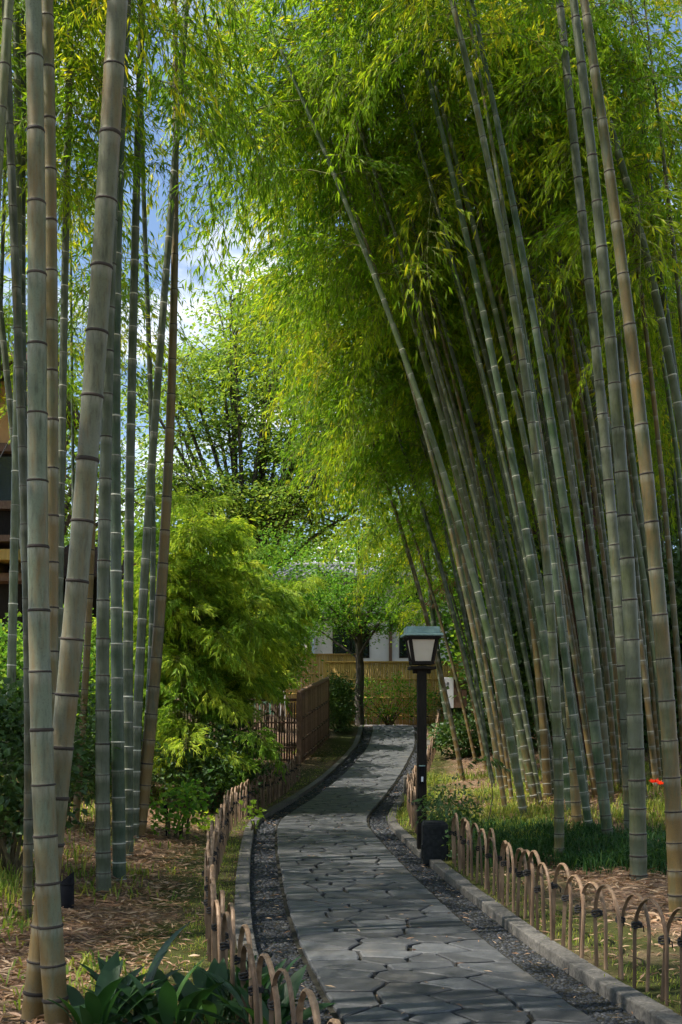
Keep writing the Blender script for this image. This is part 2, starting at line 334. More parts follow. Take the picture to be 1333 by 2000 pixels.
tag(link(bpy.data.objects.new('ground', me)), 'leaf-strewn woodland soil with moss on both sides of the path', kind='structure')

Y_NEAR, Y_END = 2.2, 35.0
path = tag(empty('path'), 'grey crazy-paved stone path bending through the bamboo grove', kind='structure')
yy = np.arange(Y_NEAR, Y_END + .01, .25)
def strip(name, x0f, x1f, zf, mat, parent):
    V = np.array([[(x0f(y), y, zf(y)), (x1f(y), y, zf(y))] for y in yy]).reshape(-1, 3); k = np.arange(len(yy) - 1)[:, None] * 2
    return link(bpy.data.objects.new(name, me_np(name, V, k + np.array([[0, 1, 3, 2]]), mat)), parent)
strip('joint_bed', lambda y: XL(y) - .02, lambda y: XR(y) + .02, lambda y: PH(y) - .004, M['joint'], path)
strip('gutter_bed', lambda y: XL(y) - GW - .01, lambda y: XL(y) - .018, lambda y: PH(y) - .034, M['joint'], path)
strip('gutter_bed', lambda y: XR(y) + .018, lambda y: XR(y) + GW + .01, lambda y: PH(y) - .034, M['joint'], path)

# crazy paving: Voronoi cells in path coordinates
def clip_poly(poly, nx, ny, c):
    out = []
    for k in range(len(poly)):
        a, b_ = poly[k], poly[(k + 1) % len(poly)]; da = a[0] * nx + a[1] * ny - c; db = b_[0] * nx + b_[1] * ny - c
        if da <= 0: out.append(a)
        if da * db < 0: t = da / (da - db); out.append((a[0] + t * (b_[0] - a[0]), a[1] + t * (b_[1] - a[1])))
    return out
AX = .74                                                   # cells are wider than long
pts = []; v = Y_NEAR; krow = 0
while v < Y_END:
    nrow = random.choice((3, 3, 4, 4, 5)); st = random.uniform(.15, .25)
    for q in range(nrow): pts.append(((q + .5 + random.uniform(-.36, .36)) * PW / nrow, v + random.uniform(-.5, .5) * st))
    v += st
pts = np.array(pts); order = np.argsort(pts[:, 1]); pts = pts[order]
far_mb = MB(); n_st = 0
for k in range(len(pts)):
    u0, v0 = pts[k]
    if v0 > Y_END: continue
    poly = [(0, max(v0 - 1.0, Y_NEAR)), (PW, max(v0 - 1.0, Y_NEAR)), (PW, min(v0 + 1.0, Y_END)), (0, min(v0 + 1.0, Y_END))]
    for j_ in range(max(0, k - 18), min(len(pts), k + 19)):
        if j_ == k: continue
        u1, v1 = pts[j_]; nx, ny = (u1 - u0) * AX * AX, (v1 - v0)
        poly = clip_poly(poly, nx, ny, nx * (u0 + u1) / 2 + ny * (v0 + v1) / 2)
        if len(poly) < 3: break
    if len(poly) < 3: continue
    pp = np.array(poly); keep = [a for a in range(len(pp)) if np.linalg.norm(pp[a] - pp[a - 1]) > .014]; pp = pp[keep]
    if len(pp) < 3: continue
    c = pp.mean(0); dd = pp - c; L_ = np.linalg.norm(dd, axis=1)[:, None]
    g_ = random.uniform(.008, .014)
    pp = c + dd * (1 - g_ / (L_ + 1e-6) * 1.25)
    # subdivide each edge once with a small wobble so outlines are not ruler straight
    q = []
    for a in range(len(pp)):
        p0, p1 = pp[a], pp[(a + 1) % len(pp)]; e = p1 - p0; le = np.linalg.norm(e) + 1e-9; nn = np.array([e[1], -e[0]]) / le
        q.append(p0 + e * .03); q.append((p0 + p1) / 2 + nn * random.uniform(-.008, .004) * min(1, le / .2)); q.append(p1 - e * .03)
    q = np.array(q); m_ = len(q); inn = c + (q - c) * (1 - .010 / (np.linalg.norm(q - c, axis=1)[:, None] + 1e-6))
    z0 = random.uniform(-.003, .004); tx, ty = random.uniform(-.008, .008), random.uniform(-.008, .008)
    o3 = np.array([XL(c[1]) + c[0], c[1], PH(c[1])])
    def w(pt, z): return (XL(pt[1]) + pt[0] - o3[0], pt[1] - o3[1], PH(pt[1]) - o3[2] + z)
    V = [w(p_, -.03) for p_ in q] + [w(p_, .014 + z0 + (p_[0] - c[0]) * tx + (p_[1] - c[1]) * ty) for p_ in q] + [w(p_, .021 + z0 + (p_[0] - c[0]) * tx + (p_[1] - c[1]) * ty) for p_ in inn]
    Fs = [(a, (a + 1) % m_, m_ + (a + 1) % m_, m_ + a) for a in range(m_)] + [(m_ + a, m_ + (a + 1) % m_, 2 * m_ + (a + 1) % m_, 2 * m_ + a) for a in range(m_)] + [tuple(2 * m_ + a for a in range(m_))]
    if n_st < 300:
        MB().add(V, Fs).build('paving_stone', M['slate'], path, loc=o3); n_st += 1
    else: far_mb.add(np.array(V) + o3, Fs)
fo = far_mb.build('distant_paving', M['slate'], path); fo['kind'] = 'stuff'

# pebbles in both gutters
def pebbles(x0f, name):
    rng = np.random.default_rng(len(name)); B = []
    y = Y_NEAR
    sp = .034
    while y < 34:
        sp = .024 if y < 9 else (.034 if y < 14 else (.052 if y < 22 else .075))
        nacr = int(GW / sp); B += [(x0f(y) + (q + .5 + rng.uniform(-.5, .5)) * GW / nacr, y + rng.uniform(-1.6, 1.6) * sp, sp * rng.uniform(.7, 1.35)) for q in range(nacr)]; y += sp * .84
    B = np.array(B); n_ = len(B); a = np.arange(6) * math.pi / 3; ph = rng.uniform(0, 6.28, n_)
    rx = B[:, 2] * rng.uniform(.42, .62, n_); ry = rx * rng.uniform(.6, .95, n_); h = rx * rng.uniform(.35, .7, n_)
    z0 = PH(B[:, 1]) - .036 + .0 * B[:, 0]
    def ring_(s, zf):
        lx = rx[:, None] * s * np.cos(a)[None]; ly = ry[:, None] * s * np.sin(a)[None]; co, si = np.cos(ph)[:, None], np.sin(ph)[:, None]
        return np.stack([B[:, 0:1] + lx * co - ly * si, B[:, 1:2] + lx * si + ly * co, np.broadcast_to((z0 + h * zf)[:, None], lx.shape)], -1)
    top = np.stack([B[:, 0], B[:, 1], z0 + h], -1)[:, None]
    V = np.concatenate([ring_(1, 0), ring_(.82, .65), top], 1).reshape(-1, 3); k = np.arange(n_)[:, None, None] * 13; q = np.arange(6)[None, :, None]; q2 = (q + 1) % 6
    f1 = np.concatenate([k + q, k + q2, k + 6 + q2], -1); f2 = np.concatenate([k + q, k + 6 + q2, k + 6 + q], -1); f3 = np.concatenate([k + 6 + q, k + 6 + q2, k + 12 + 0 * q], -1)
    Fs = np.concatenate([f1, f2, f3], 1).reshape(-1, 3); ti = np.repeat(rng.uniform(0, 1, n_) ** 1.6, 18)
    o = link(bpy.data.objects.new(name, me_np(name, V, Fs, M['pebble'], tint=ti)), path); o['kind'] = 'stuff'
pebbles(lambda y: float(XL(y)) - GW, 'gutter_pebbles'); pebbles(lambda y: float(XR(y)), 'gutter_pebbles')

# kerbs, stone by stone
def kerb(name, label, xf, y0, y1):
    root = tag(empty(name), label, kind='structure'); y = y0
    while y < y1:
        ln = random.uniform(.55, .85); ya, yb = y + .006, min(y + ln, y1) - .006; ym = (ya + yb) / 2
        c = np.array([xf(ym), ym, PH(ym)]); dz = random.uniform(-.004, .004); V = []
        for t in (ya, yb):
            x = xf(t); z = PH(t)
            V += [(x - c[0], t - c[1], z - c[2] - .08), (x + KW - c[0], t - c[1], z - c[2] - .08), (x + KW - c[0], t - c[1], z - c[2] + .040 + dz), (x - c[0], t - c[1], z - c[2] + .040 + dz)]
        MB().add(V, [(0, 1, 2, 3), (7, 6, 5, 4), (0, 4, 5, 1), (1, 5, 6, 2), (2, 6, 7, 3), (3, 7, 4, 0)]).build('kerb_stone', M['granite'], root, loc=c, bevel=.009)
        y += ln
kerb('kerb', 'granite kerb stones along the bank side gutter, curving past the slatted brown fence', lambda y: float(XL(y)) - GW - KW, Y_NEAR, 34.5)
kerb('kerb', 'granite kerb stones between the pebble gutter and the lantern', lambda y: float(XR(y)) + GW, Y_NEAR, 31.0)

# ------------------------------------------------------------------ leaf litter and grass (uncountable ground cover)
def scatter_xy(n, f, rng):
    out = []
    while len(out) < n:
        y = rng.uniform(2.6, 30, 4000) if True else 0; x = rng.uniform(-7, 9, 4000); vis = np.abs(x) < y * .34 + .6
        dl = XL(y) - GW - KW - x; dr = x - XR(y) - GW - KW; k = (np.maximum(dl, dr) > .03) & vis & (rng.uniform(0, 1, 4000) < f(x, y, dl, dr) * np.minimum(1, 9 / y) ** 1.1)
        out += list(zip(x[k], y[k]))
    return np.array(out[:n])
rng = np.random.default_rng(3)
def flat_leaves(name, label, xy, lo, hi, mat, zlift=.004, parent=None, tintp=1.0):
    n_ = len(xy); a = rng.uniform(0, 6.283, n_); d = np.stack([np.cos(a), np.sin(a), rng.uniform(-.25, .35, n_)], -1)
    up = np.stack([rng.normal(0, .35, n_), rng.normal(0, .35, n_), np.ones(n_)], -1); ln = rng.uniform(lo, hi, n_)
    base = np.stack([xy[:, 0], xy[:, 1], xy[:, 2] if xy.shape[1] > 2 else G(xy[:, 0], xy[:, 1]) + rng.uniform(zlift, zlift + .015, n_)], -1)
    V, Fs = leaves_mesh(base, d, ln, ln * rng.uniform(.06, .12, n_), up, .3, .05)
    o = link(bpy.data.objects.new(name, me_np(name, V, Fs, mat, tint=np.repeat(rng.uniform(0, 1, n_) ** tintp, 2), smooth_sh=False)), parent)
    return o
def fl(x, y, dl, dr): return np.where(dl > 0, smooth(.15, .9, dl) * .95 + .05, smooth(.35, 1.3, dr) * .75 + .1)
tag(flat_leaves('leaf_litter', 'brown fallen bamboo leaves covering the soil', scatter_xy(85000, fl, rng), .045, .11, M['litter']), 'brown fallen bamboo leaves covering the soil', 'leaf litter', kind='stuff')
# a few stray leaves on the paving and in the gutters
n_ = 620; y = rng.uniform(4, 24, n_); side = rng.uniform(0, 1, n_)
x = np.where(side < .35, XR(y) + rng.uniform(.02, GW, n_), np.where(side < .6, XL(y) - rng.uniform(.02, GW, n_), XL(y) + rng.uniform(0, PW, n_)))
tag(flat_leaves('fallen_leaves', '', np.stack([x, y, PH(y) + np.where(side < .6, -.005, .026)], -1), .03, .075, M['litter']), 'dry leaves scattered on the paving and in the gutters', 'fallen leaves', kind='stuff')

def grass(name, label, xy, hlo, hhi, mat, blades=7, spread=.05, wid=.004, bend=.7):
    n_ = len(xy) * blades; b0 = np.repeat(xy, blades, 0) + rng.normal(0, spread, (n_, 2)); z = G(b0[:, 0], b0[:, 1]) - .01
    a = rng.uniform(0, 6.283, n_); h = rng.uniform(hlo, hhi, n_); be = rng.uniform(.25, 1, n_) * bend; base = np.stack([b0[:, 0], b0[:, 1], z], -1)
    o = np.stack([np.cos(a), np.sin(a), 0 * a], -1); s = np.stack([-np.sin(a), np.cos(a), 0 * a], -1) * wid * rng.uniform(.7, 1.3, n_)[:, None]
    p1 = base + o * (h * be * .35)[:, None] + np.stack([0 * a, 0 * a, h * .62], -1); p2 = base + o * (h * be)[:, None] + np.stack([0 * a, 0 * a, h * (1 - .45 * be)], -1)
    V = np.stack([base - s, base + s, p1 + s, p1 - s, p2], 1).reshape(-1, 3); k = np.arange(n_)[:, None] * 5
    Fs = np.concatenate([k + [[0, 1, 2]], k + [[0, 2, 3]], k + [[3, 2, 4]]], 1).reshape(-1, 3)
    ob = link(bpy.data.objects.new(name, me_np(name, V, Fs, mat, tint=np.repeat(rng.uniform(0, 1, n_), 3)))); return tag(ob, label, 'grass', kind='stuff')
def pick(n, f):
    return scatter_xy(n, f, rng)
grass('grass', 'sunlit pale green grass under the bamboo beyond the lantern', pick(2600, lambda x, y, dl, dr: np.where((dr > .1) & (y > 12.2) & (y < 24), np.clip(.45 + 1.2 * np.sin(x * 2.3 + y * .6) * np.sin(y * 1.1 - x), 0.04, 1), 0)), .05, .22, M['gleaf'], 8, .09, .0045, 1.1)
grass('verge_grass', 'thin mossy grass along both kerbs', pick(1500, lambda x, y, dl, dr: np.where((np.maximum(dl, dr) < .35), 1, .0)), .015, .06, M['gleaf'], 9, .05, .002)
grass('bank_grass', 'low grass tufts on the bank among the bamboo', pick(900, lambda x, y, dl, dr: np.where((dl > 1.1) & (y > 7.5), smooth(1.0, 2.2, dl), 0)), .08, .28, M['gleaf'], 8, .07, .0045)
mx = np.array([hit(px, py)[:2] for px, py in [(900 + 20 * a + random.uniform(-14, 14), 1622 + b_ * 11 + random.uniform(-6, 6) + max(0, a - 6) * 1.2) for a in range(21) for b_ in range(7) if not (a < 3 and b_ > 3)]])
grass('mondo_grass', 'dark green band of mondo grass behind the bow fence', np.repeat(mx, 3, 0) + rng.normal(0, .07, (len(mx) * 3, 2)), .10, .25, M['dgrass'], 16, .08, .005, 1.35)
fx = np.array([hit(px, py)[:2] for px, py in [(random.uniform(0, 70), random.uniform(1640, 1850)) for _ in range(30)] + [(random.uniform(150, 330), random.uniform(1650, 1760)) for _ in range(26)] + [(random.uniform(0, 260), random.uniform(1890, 1990)) for _ in range(18)]])
grass('weeds', 'bright green weeds and young shoots on the bank', fx, .05, .17, M['gleaf'], 12, .10, .006, 1.3)

# ------------------------------------------------------------------ bamboo
def spray_mesh(name, seed, L=1.5, mat=None, leaf=(.072, .125), wl_=.092, ntw=15, droop=.85, rise=.5, nsub=1, dens=.60, dead=False):
    rg = np.random.default_rng(seed); t = np.linspace(0, 1, 9)
    side = rg.uniform(-.25, .25)
    def cur(t_): t_ = np.asarray(t_, float)[..., None]; return np.concatenate([L * (t_ - .12 * t_ ** 2), L * side * t_ ** 2, L * (rise * t_ - droop * t_ ** 2)], -1)
    SV, SF = tube(cur(t), np.linspace(.006, .0015, 9) * (L / 1.5), 4); Vs = [SV]; Fq = [SF]; nv = len(SV)
    Bb, Dd = [], []
    for q, tq in enumerate(np.linspace(.12, 1.0, ntw)):
        p = cur(tq); tg = cur(min(tq + .02, 1.02)) - cur(tq - .02); tg /= np.linalg.norm(tg)
        lat = np.cross([0, 0, 1.], tg); lat /= np.linalg.norm(lat) + 1e-9
        for sgn in ((1, -1) if tq < .97 else (0,)):
            if rg.uniform() < .12: continue
            l_ = L * .36 * (1.1 - .6 * tq) * rg.uniform(.55, 1.25) + .08
            d0 = tg * rg.uniform(.45, .9) + lat * sgn * rg.uniform(.5, 1.0) + np.array([0, 0, rg.uniform(-.15, .35)]); d0 /= np.linalg.norm(d0)
            subs = [(p, d0, l_)]
            for _ in range(nsub):
                s_ = rg.uniform(.2, .75); d1 = d0 + rg.normal(0, .45, 3); d1[2] -= .1; d1 /= np.linalg.norm(d1); subs.append((p + d0 * l_ * s_ + np.array([0, 0, -.3 * l_ * s_ * s_]), d1, l_ * rg.uniform(.35, .6)))
            for (pb, db, lb) in subs:
                tt = np.array([0, .5, 1.]); pc = pb + db * (lb * tt)[:, None] + np.array([[0, 0, -.35 * lb]]) * (tt ** 2)[:, None]
                V_, F_ = tube(pc, [.0022, .0016, .0008], 3); Vs.append(V_); Fq.append(F_ + nv); nv += len(V_)
                k = max(2, int(lb / .05 * dens)); sp = np.linspace(.3, 1, k)
                for s_ in sp:
                    pl = pb + db * lb * s_ + np.array([0, 0, -.35 * lb * s_ * s_]); dt = db + np.array([0, 0, -.7 * s_])
                    for _ in range(rg.integers(1, 4)):
                        dl_ = dt / np.linalg.norm(dt) * .9 + rg.normal(0, .34, 3) + np.array([0, 0, -.30]); Bb.append(pl); Dd.append(dl_)
    Bb, Dd = np.array(Bb), np.array(Dd); n_ = len(Bb); ln = rg.uniform(*leaf, n_)
    up = rg.normal(0, .55, (n_, 3)); up[:, 2] += 1
    LV, LF = leaves_mesh(Bb, Dd, ln, ln * wl_ * rg.uniform(.8, 1.25, n_), up, .25, .14)
    SVa = np.concatenate(Vs); SFa = np.concatenate(Fq); tri = np.concatenate([SFa[:, [0, 1, 2]], SFa[:, [0, 2, 3]]])
    V = np.concatenate([SVa, LV]); Fs = np.concatenate([tri, LF + len(SVa)])
    mi = np.concatenate([np.zeros(len(tri), int), np.ones(len(LF), int)]); ti = np.concatenate([np.zeros(len(tri)), np.repeat(rg.uniform(0, 1, n_), 2)])
    return me_np(name, V, Fs, [M['twig'], mat or M['bleaf']], mi, ti, False)
SPRAYS = [spray_mesh('leafy_branch', 100 + k, L=1.55, droop=random.uniform(.7, 1.05), rise=random.uniform(.35, .7)) for k in range(8)]
DEADSPRAY = spray_mesh('dead_branch', 140, L=.7, mat=M['dead'], ntw=8, nsub=1)
def ring_mesh():
    n_ = 20; prof = [(1.0, -.5), (1.055, -.32), (1.075, 0), (1.045, .3), (1.0, .5)]; a = np.arange(n_) * 2 * math.pi / n_
    V = np.concatenate([np.stack([r_ * np.cos(a), r_ * np.sin(a), np.full(n_, z_)], -1) for r_, z_ in prof])
    i_ = np.arange(len(prof) - 1)[:, None] * n_; j_ = np.arange(n_)[None]; j2 = (j_ + 1) % n_
    return me_np('node_ring', V, np.stack([i_ + j_, i_ + j2, i_ + n_ + j2, i_ + n_ + j_], -1).reshape(-1, 4), M['ring'])
RING = ring_mesh()
GREEN, DGREEN, GREY, YEL, OLIVE, PALE = (.085, .125, .075), (.045, .085, .055), (.20, .205, .165), (.30, .22, .06), (.13, .14, .06), (.24, .27, .22)
n_branch = 0; BR = .55
def bamboo(label, col, rust, pts, Y=None, crown=None, H=12.0, dens=1.0, ringcol=(.03, .022, .016), ring=1.0, bias=(0, 0), lean=None, group=None, nodes=True, tilt=0.0, bsc=1.0, sides=18, base3=None, seed=0, deadb=False):
    """pts: (px, py, width px) from the base up, in photo pixels at depth Y; crown: height in m above the base where leafy branches start"""
    global n_branch
    rg = random.Random(hash((label, len(pts), seed)) & 0xffff if False else seed * 7919 + int(pts[0][0] * 13 + pts[0][1]))
    b0 = hit(pts[0][0], pts[0][1]) if Y is None else P(pts[0][0], pts[0][1], Y)
    Y = b0.y; gz = float(G(b0.x, Y)); b0.z = gz
    W = [P(p[0], p[1], Y) for p in pts]; z = np.array([w_.z - gz for w_ in W]); x = np.array([w_.x - b0.x for w_ in W]); r = np.array([p[2] * Y / F / 2 for p in pts])
    zt = max(z.max(), .5); deg = 3 if len(pts) >= 6 else (2 if len(pts) >= 4 else 1)
    cf = np.polyfit(z, x, deg); rf = np.polyfit(z, r, 1 if len(pts) > 1 else 0)
    slope = np.polyval(np.polyder(cf), zt * .97); slope = float(np.clip(slope, -.6, .6))
    curv = (slope * .06 if lean is None else lean)
    ph = rg.uniform(0, 6.28)
    def pos(h):
        if h <= zt: xx = np.polyval(cf, h)
        else: xx = np.polyval(cf, zt) + slope * (h - zt) + curv * (h - zt) ** 2 * .5
        return np.array([xx, tilt * h * (1 + h * .06), h])
    rt = max(np.polyval(rf, zt), r.min() * .7)
    def rad(h):
        return float(max(np.polyval(rf, h), rt)) if h <= zt else max(.006, rt * (1 - .88 * (h - zt) / max(.5, H - zt)))
    root = tag(empty('bamboo', b0), label, 'bamboo', group)
    root.rotation_euler.z = 0
    D = 2 * rad(1.0); hs = []; h = -.12; sc = 1.2 * (D / .12) ** .4 * rg.uniform(.92, 1.08)
    while h < H:
        hs.append(h); h += (.12 + .185 * (1 - math.exp(-max(h, 0) / 1.4))) * sc
    zz, rr, pw = [], [], []
    for k, h in enumerate(hs):
        nx = hs[k + 1] if k + 1 < len(hs) else H; R0 = rad(max(h, 0)); g_ = min(.02, (nx - h) * .12)
        zz += [h, h + g_ * .5, h + g_ * 1.2, h + (nx - h) * .5, nx - min(.07, (nx - h) * .3), nx - g_ * .9]; rr += [R0 * 1.045, R0 * 1.0, R0 * .975, R0 * .985, R0 * .99, R0 * 1.0]; pw += [.75, .35, .1, 0, 0, 1.0]
    pp = np.array([pos(a) for a in zz]); V, Fs = tube(pp, rr, sides)
    cm = me_np('culm', V, Fs, M['culm']); at_ = cm.attributes.new('powder', 'FLOAT', 'POINT'); at_.data.foreach_set('value', np.repeat(np.array(pw, dtype=np.float32) * rg.uniform(.5, 1.0), sides))
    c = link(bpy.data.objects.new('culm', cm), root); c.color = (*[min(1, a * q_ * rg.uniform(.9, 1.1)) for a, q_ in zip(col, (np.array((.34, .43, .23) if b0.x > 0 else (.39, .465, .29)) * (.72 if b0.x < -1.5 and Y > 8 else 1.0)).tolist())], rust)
    if nodes:
        for h in hs[1:]:
            w_ = b0 + Vector(pos(h)); py = HY - (w_.z - CH) * F / Y
            if py < -20 or py > 2010: continue
            ro = link(bpy.data.objects.new('node_ring', RING), c); R0 = rad(h); t_ = Vector(pos(h + .05) - pos(h - .05))
            ro.location = pos(h); ro.rotation_euler = t_.to_track_quat('Z', 'Y').to_euler(); kz = rg.uniform(.6, 1.25); ro.scale = (R0 * rg.uniform(1.015, 1.04), R0 * rg.uniform(1.015, 1.04), .015 * ring * max(.55, D / .12) * kz)
            kc = rg.uniform(.5, 1.5); ro.color = (*[a_ * kc for a_ in ringcol], 1)
    if crown is not None:
        az = rg.uniform(0, 6.28)
        for k, h in enumerate(hs):
            if h < crown: continue
            f = (h - crown) / max(.5, H - crown); s = (.62 + .75 * math.sin(math.pi * min(1, .12 + .8 * f))) * bsc; az += 2.4
            for q in range(2 if f < .8 else 1):
                if rg.random() > dens * BR * (1.3 if b0.x < 0 else 1.0): continue
                a = az + q * 2.0 + rg.uniform(-.6, .6); v = Vector((math.cos(a) + bias[0], math.sin(a) + bias[1], 0)); a = math.atan2(v.y, v.x)
                o = link(bpy.data.objects.new('branch', DEADSPRAY if deadb else rg.choice(SPRAYS)), root); o.location = pos(h); ss = s * rg.uniform(.75, 1.2) * (.8 if b0.x < 0 else 1.0)
                o.rotation_euler = (rg.uniform(-.5, .5), rg.uniform(-.25, .35), a); o.scale = (ss, ss * rg.choice((-1, 1)), ss); n_branch += 1
    return root

# --- culms of the bank, left of the path
DK, WH = (.03, .022, .016), (.42, .42, .36)
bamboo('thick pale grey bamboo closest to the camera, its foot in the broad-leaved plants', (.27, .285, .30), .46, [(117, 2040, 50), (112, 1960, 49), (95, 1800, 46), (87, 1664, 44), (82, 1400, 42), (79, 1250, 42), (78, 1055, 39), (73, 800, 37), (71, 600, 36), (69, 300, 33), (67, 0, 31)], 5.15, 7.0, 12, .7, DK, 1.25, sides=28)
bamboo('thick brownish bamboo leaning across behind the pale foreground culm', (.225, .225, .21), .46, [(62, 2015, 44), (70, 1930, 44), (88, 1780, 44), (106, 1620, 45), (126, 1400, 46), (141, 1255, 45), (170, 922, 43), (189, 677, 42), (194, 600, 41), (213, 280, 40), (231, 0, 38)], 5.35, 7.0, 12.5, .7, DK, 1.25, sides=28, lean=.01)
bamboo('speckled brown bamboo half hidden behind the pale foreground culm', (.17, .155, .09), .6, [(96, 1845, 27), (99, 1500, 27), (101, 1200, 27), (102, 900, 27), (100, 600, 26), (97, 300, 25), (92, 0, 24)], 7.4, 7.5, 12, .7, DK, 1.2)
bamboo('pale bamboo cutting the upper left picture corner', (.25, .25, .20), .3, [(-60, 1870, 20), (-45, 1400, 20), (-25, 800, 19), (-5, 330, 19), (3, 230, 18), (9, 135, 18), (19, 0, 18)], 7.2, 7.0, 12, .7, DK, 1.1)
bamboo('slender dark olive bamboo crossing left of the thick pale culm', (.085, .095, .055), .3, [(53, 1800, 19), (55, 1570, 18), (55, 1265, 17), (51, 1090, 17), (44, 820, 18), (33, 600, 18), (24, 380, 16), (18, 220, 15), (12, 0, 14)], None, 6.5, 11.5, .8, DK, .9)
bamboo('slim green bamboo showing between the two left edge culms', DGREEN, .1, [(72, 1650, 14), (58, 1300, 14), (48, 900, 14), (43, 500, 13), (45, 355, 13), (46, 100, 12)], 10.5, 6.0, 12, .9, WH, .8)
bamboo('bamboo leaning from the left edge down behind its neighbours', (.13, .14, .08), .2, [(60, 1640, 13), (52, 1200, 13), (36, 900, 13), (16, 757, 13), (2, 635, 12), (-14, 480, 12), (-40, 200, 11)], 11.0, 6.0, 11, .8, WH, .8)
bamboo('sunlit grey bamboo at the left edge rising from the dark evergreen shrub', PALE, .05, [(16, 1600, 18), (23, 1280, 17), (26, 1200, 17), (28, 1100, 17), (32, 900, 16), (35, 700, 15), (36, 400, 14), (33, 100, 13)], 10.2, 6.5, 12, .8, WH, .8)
bamboo('grey bamboo standing between the two thick foreground culms', (.17, .18, .15), .05, [(106, 1650, 16), (112, 1265, 17), (115, 1160, 17), (121, 950, 18), (123, 845, 16), (126, 640, 15), (127, 470, 14), (133, 200, 12), (139, 50, 11)], 11.0, 6.4, 12, .6, WH, .9)
bamboo('slim yellow bamboo low behind the leaning brownish culm', YEL, .8, [(147, 1624, 15), (157, 1480, 15), (165, 1350, 14), (170, 1250, 13), (179, 1125, 12), (186, 900, 12), (195, 400, 11), (203, 100, 10)], None, 5.5, 12, .9, DK, .9)
bamboo('olive green bamboo with the lowest foot on the bank beside the black tube', (.115, .145, .095), .05, [(201, 1745, 31), (203, 1600, 28), (203, 1400, 27), (203, 1200, 27), (202, 1069, 23), (203, 943, 22), (206, 873, 21), (212, 700, 20), (221, 450, 19), (229, 250, 18), (236, 0, 17)], None, 6.6, 13, .85, DK, .8)
bamboo('smooth blue-green bamboo just right of the olive one', (.075, .12, .095), .02, [(234, 1722, 27), (231, 1560, 25), (230, 1400, 24), (229, 1200, 23), (227, 1041, 20), (226, 775, 19), (225, 640, 18), (230, 440, 17), (236, 372, 15), (245, 100, 14), (250, 0, 13)], None, 6.3, 13, .85, WH, .8)
bamboo('dark grey-green bamboo with pale rings in the middle of the bank row', (.115, .13, .105), .05, [(250, 1672, 21), (250, 1532, 20), (251, 1400, 20), (252, 1200, 20), (252, 1083, 20), (254, 915, 18), (257, 740, 17), (260, 600, 16), (266, 473, 15), (271, 270, 14), (276, 50, 12)], None, 6.4, 12.5, .36, WH, .9, bias=(-.1, 0))
bamboo('grey bamboo leaning right, its lit flank facing the thicket', (.16, .175, .15), .05, [(262, 1640, 19), (267, 1440, 18), (274, 1290, 19), (279, 1195, 17), (287, 1055, 16), (294, 950, 17), (304, 810, 15), (312, 700, 14), (319, 625, 15), (331, 440, 13), (341, 304, 12), (352, 203, 12), (364, 20, 11)], None, 7.4, 9.8, .36, WH, .9, bias=(-.4, 0), lean=.0)
bamboo('rust-brown bamboo at the right end of the bank row', (.12, .11, .055), .7, [(275, 1638, 27), (276, 1580, 26), (285, 1480, 25), (296, 1380, 24), (307, 1250, 24), (325, 1038, 17), (331, 936, 17), (335, 810, 16), (338, 620, 14), (340, 440, 13), (343, 170, 11), (344, 30, 10)], None, 7.4, 10.2, .36, DK, .8, bias=(-.4, 0))
bamboo('thin green bamboo tucked behind the rust-brown culm', (.10, .14, .10), .05, [(272, 1600, 12), (281, 1440, 11), (293, 1283, 11), (301, 1180, 12), (303, 1080, 12), (298, 940, 11), (293, 800, 10), (289, 610, 10), (283, 440, 9), (278, 250, 8)], 13.5, 8.0, 10.5, .36, WH, .8, bias=(-.3, 0))

# --- culms of the grove, right of the path (from the path outwards)
LB = (-.55, -.15)
RW = dict(ringcol=(.34, .34, .28), ring=.8)
bamboo('green bamboo standing just behind the lantern, leafy above it', (.10, .15, .11), .05, [(889, 1460, 13), (872, 1400, 12), (867, 1350, 11), (855, 1275, 11), (844, 1181, 10), (835, 1099, 9), (826, 1000, 9)], None, 3.4, 8, 1.0, **RW, bias=LB, bsc=.8)
bamboo('grey dead bamboo culm with withered twigs between lantern and grove', (.17, .16, .17), .0, [(952, 1464, 9), (938, 1380, 9), (926, 1300, 8), (917, 1244, 8), (908, 1180, 7), (895, 1100, 7)], None, 3.2, 6, .5, (.12, .11, .10), .8, deadb=True)
bamboo('thin tan bamboo right of the white sign', (.20, .16, .07), .6, [(925, 1414, 6), (920, 1340, 5), (908, 1270, 5), (899, 1220, 5), (890, 1120, 4)], None, 4.0, 8, .9, **RW, bias=LB, bsc=.8)
bamboo('pale bamboo marking the left flank of the right-hand grove, lit edge', PALE, .05, [(979, 1536, 15), (966, 1440, 13), (957, 1387, 13), (947, 1312, 13), (936, 1249, 12), (923, 1185, 12), (908, 1121, 11), (895, 1061, 11), (882, 1009, 11), (863, 956, 10), (844, 900, 10), (815, 820, 9)], None, 5.4, 11, 1.2, **RW, bias=LB, lean=-.03)
bamboo('long bamboo arching furthest over the path, bare to its leafy tip', (.15, .18, .11), .15, [(1024, 1598, 18), (1004, 1486, 16), (992, 1400, 15), (979, 1339, 14), (964, 1282, 13), (949, 1219, 13), (930, 1151, 12), (915, 1087, 12), (899, 1031, 12), (882, 971, 12), (852, 886, 12), (823, 795, 11), (796, 714, 11), (773, 642, 11), (742, 565, 10), (715, 493, 10), (670, 381, 9), (634, 300, 8), (595, 200, 7)], None, 6.9, 10.6, 1.0, **RW, bias=(-.1, 1.0), lean=-.06)
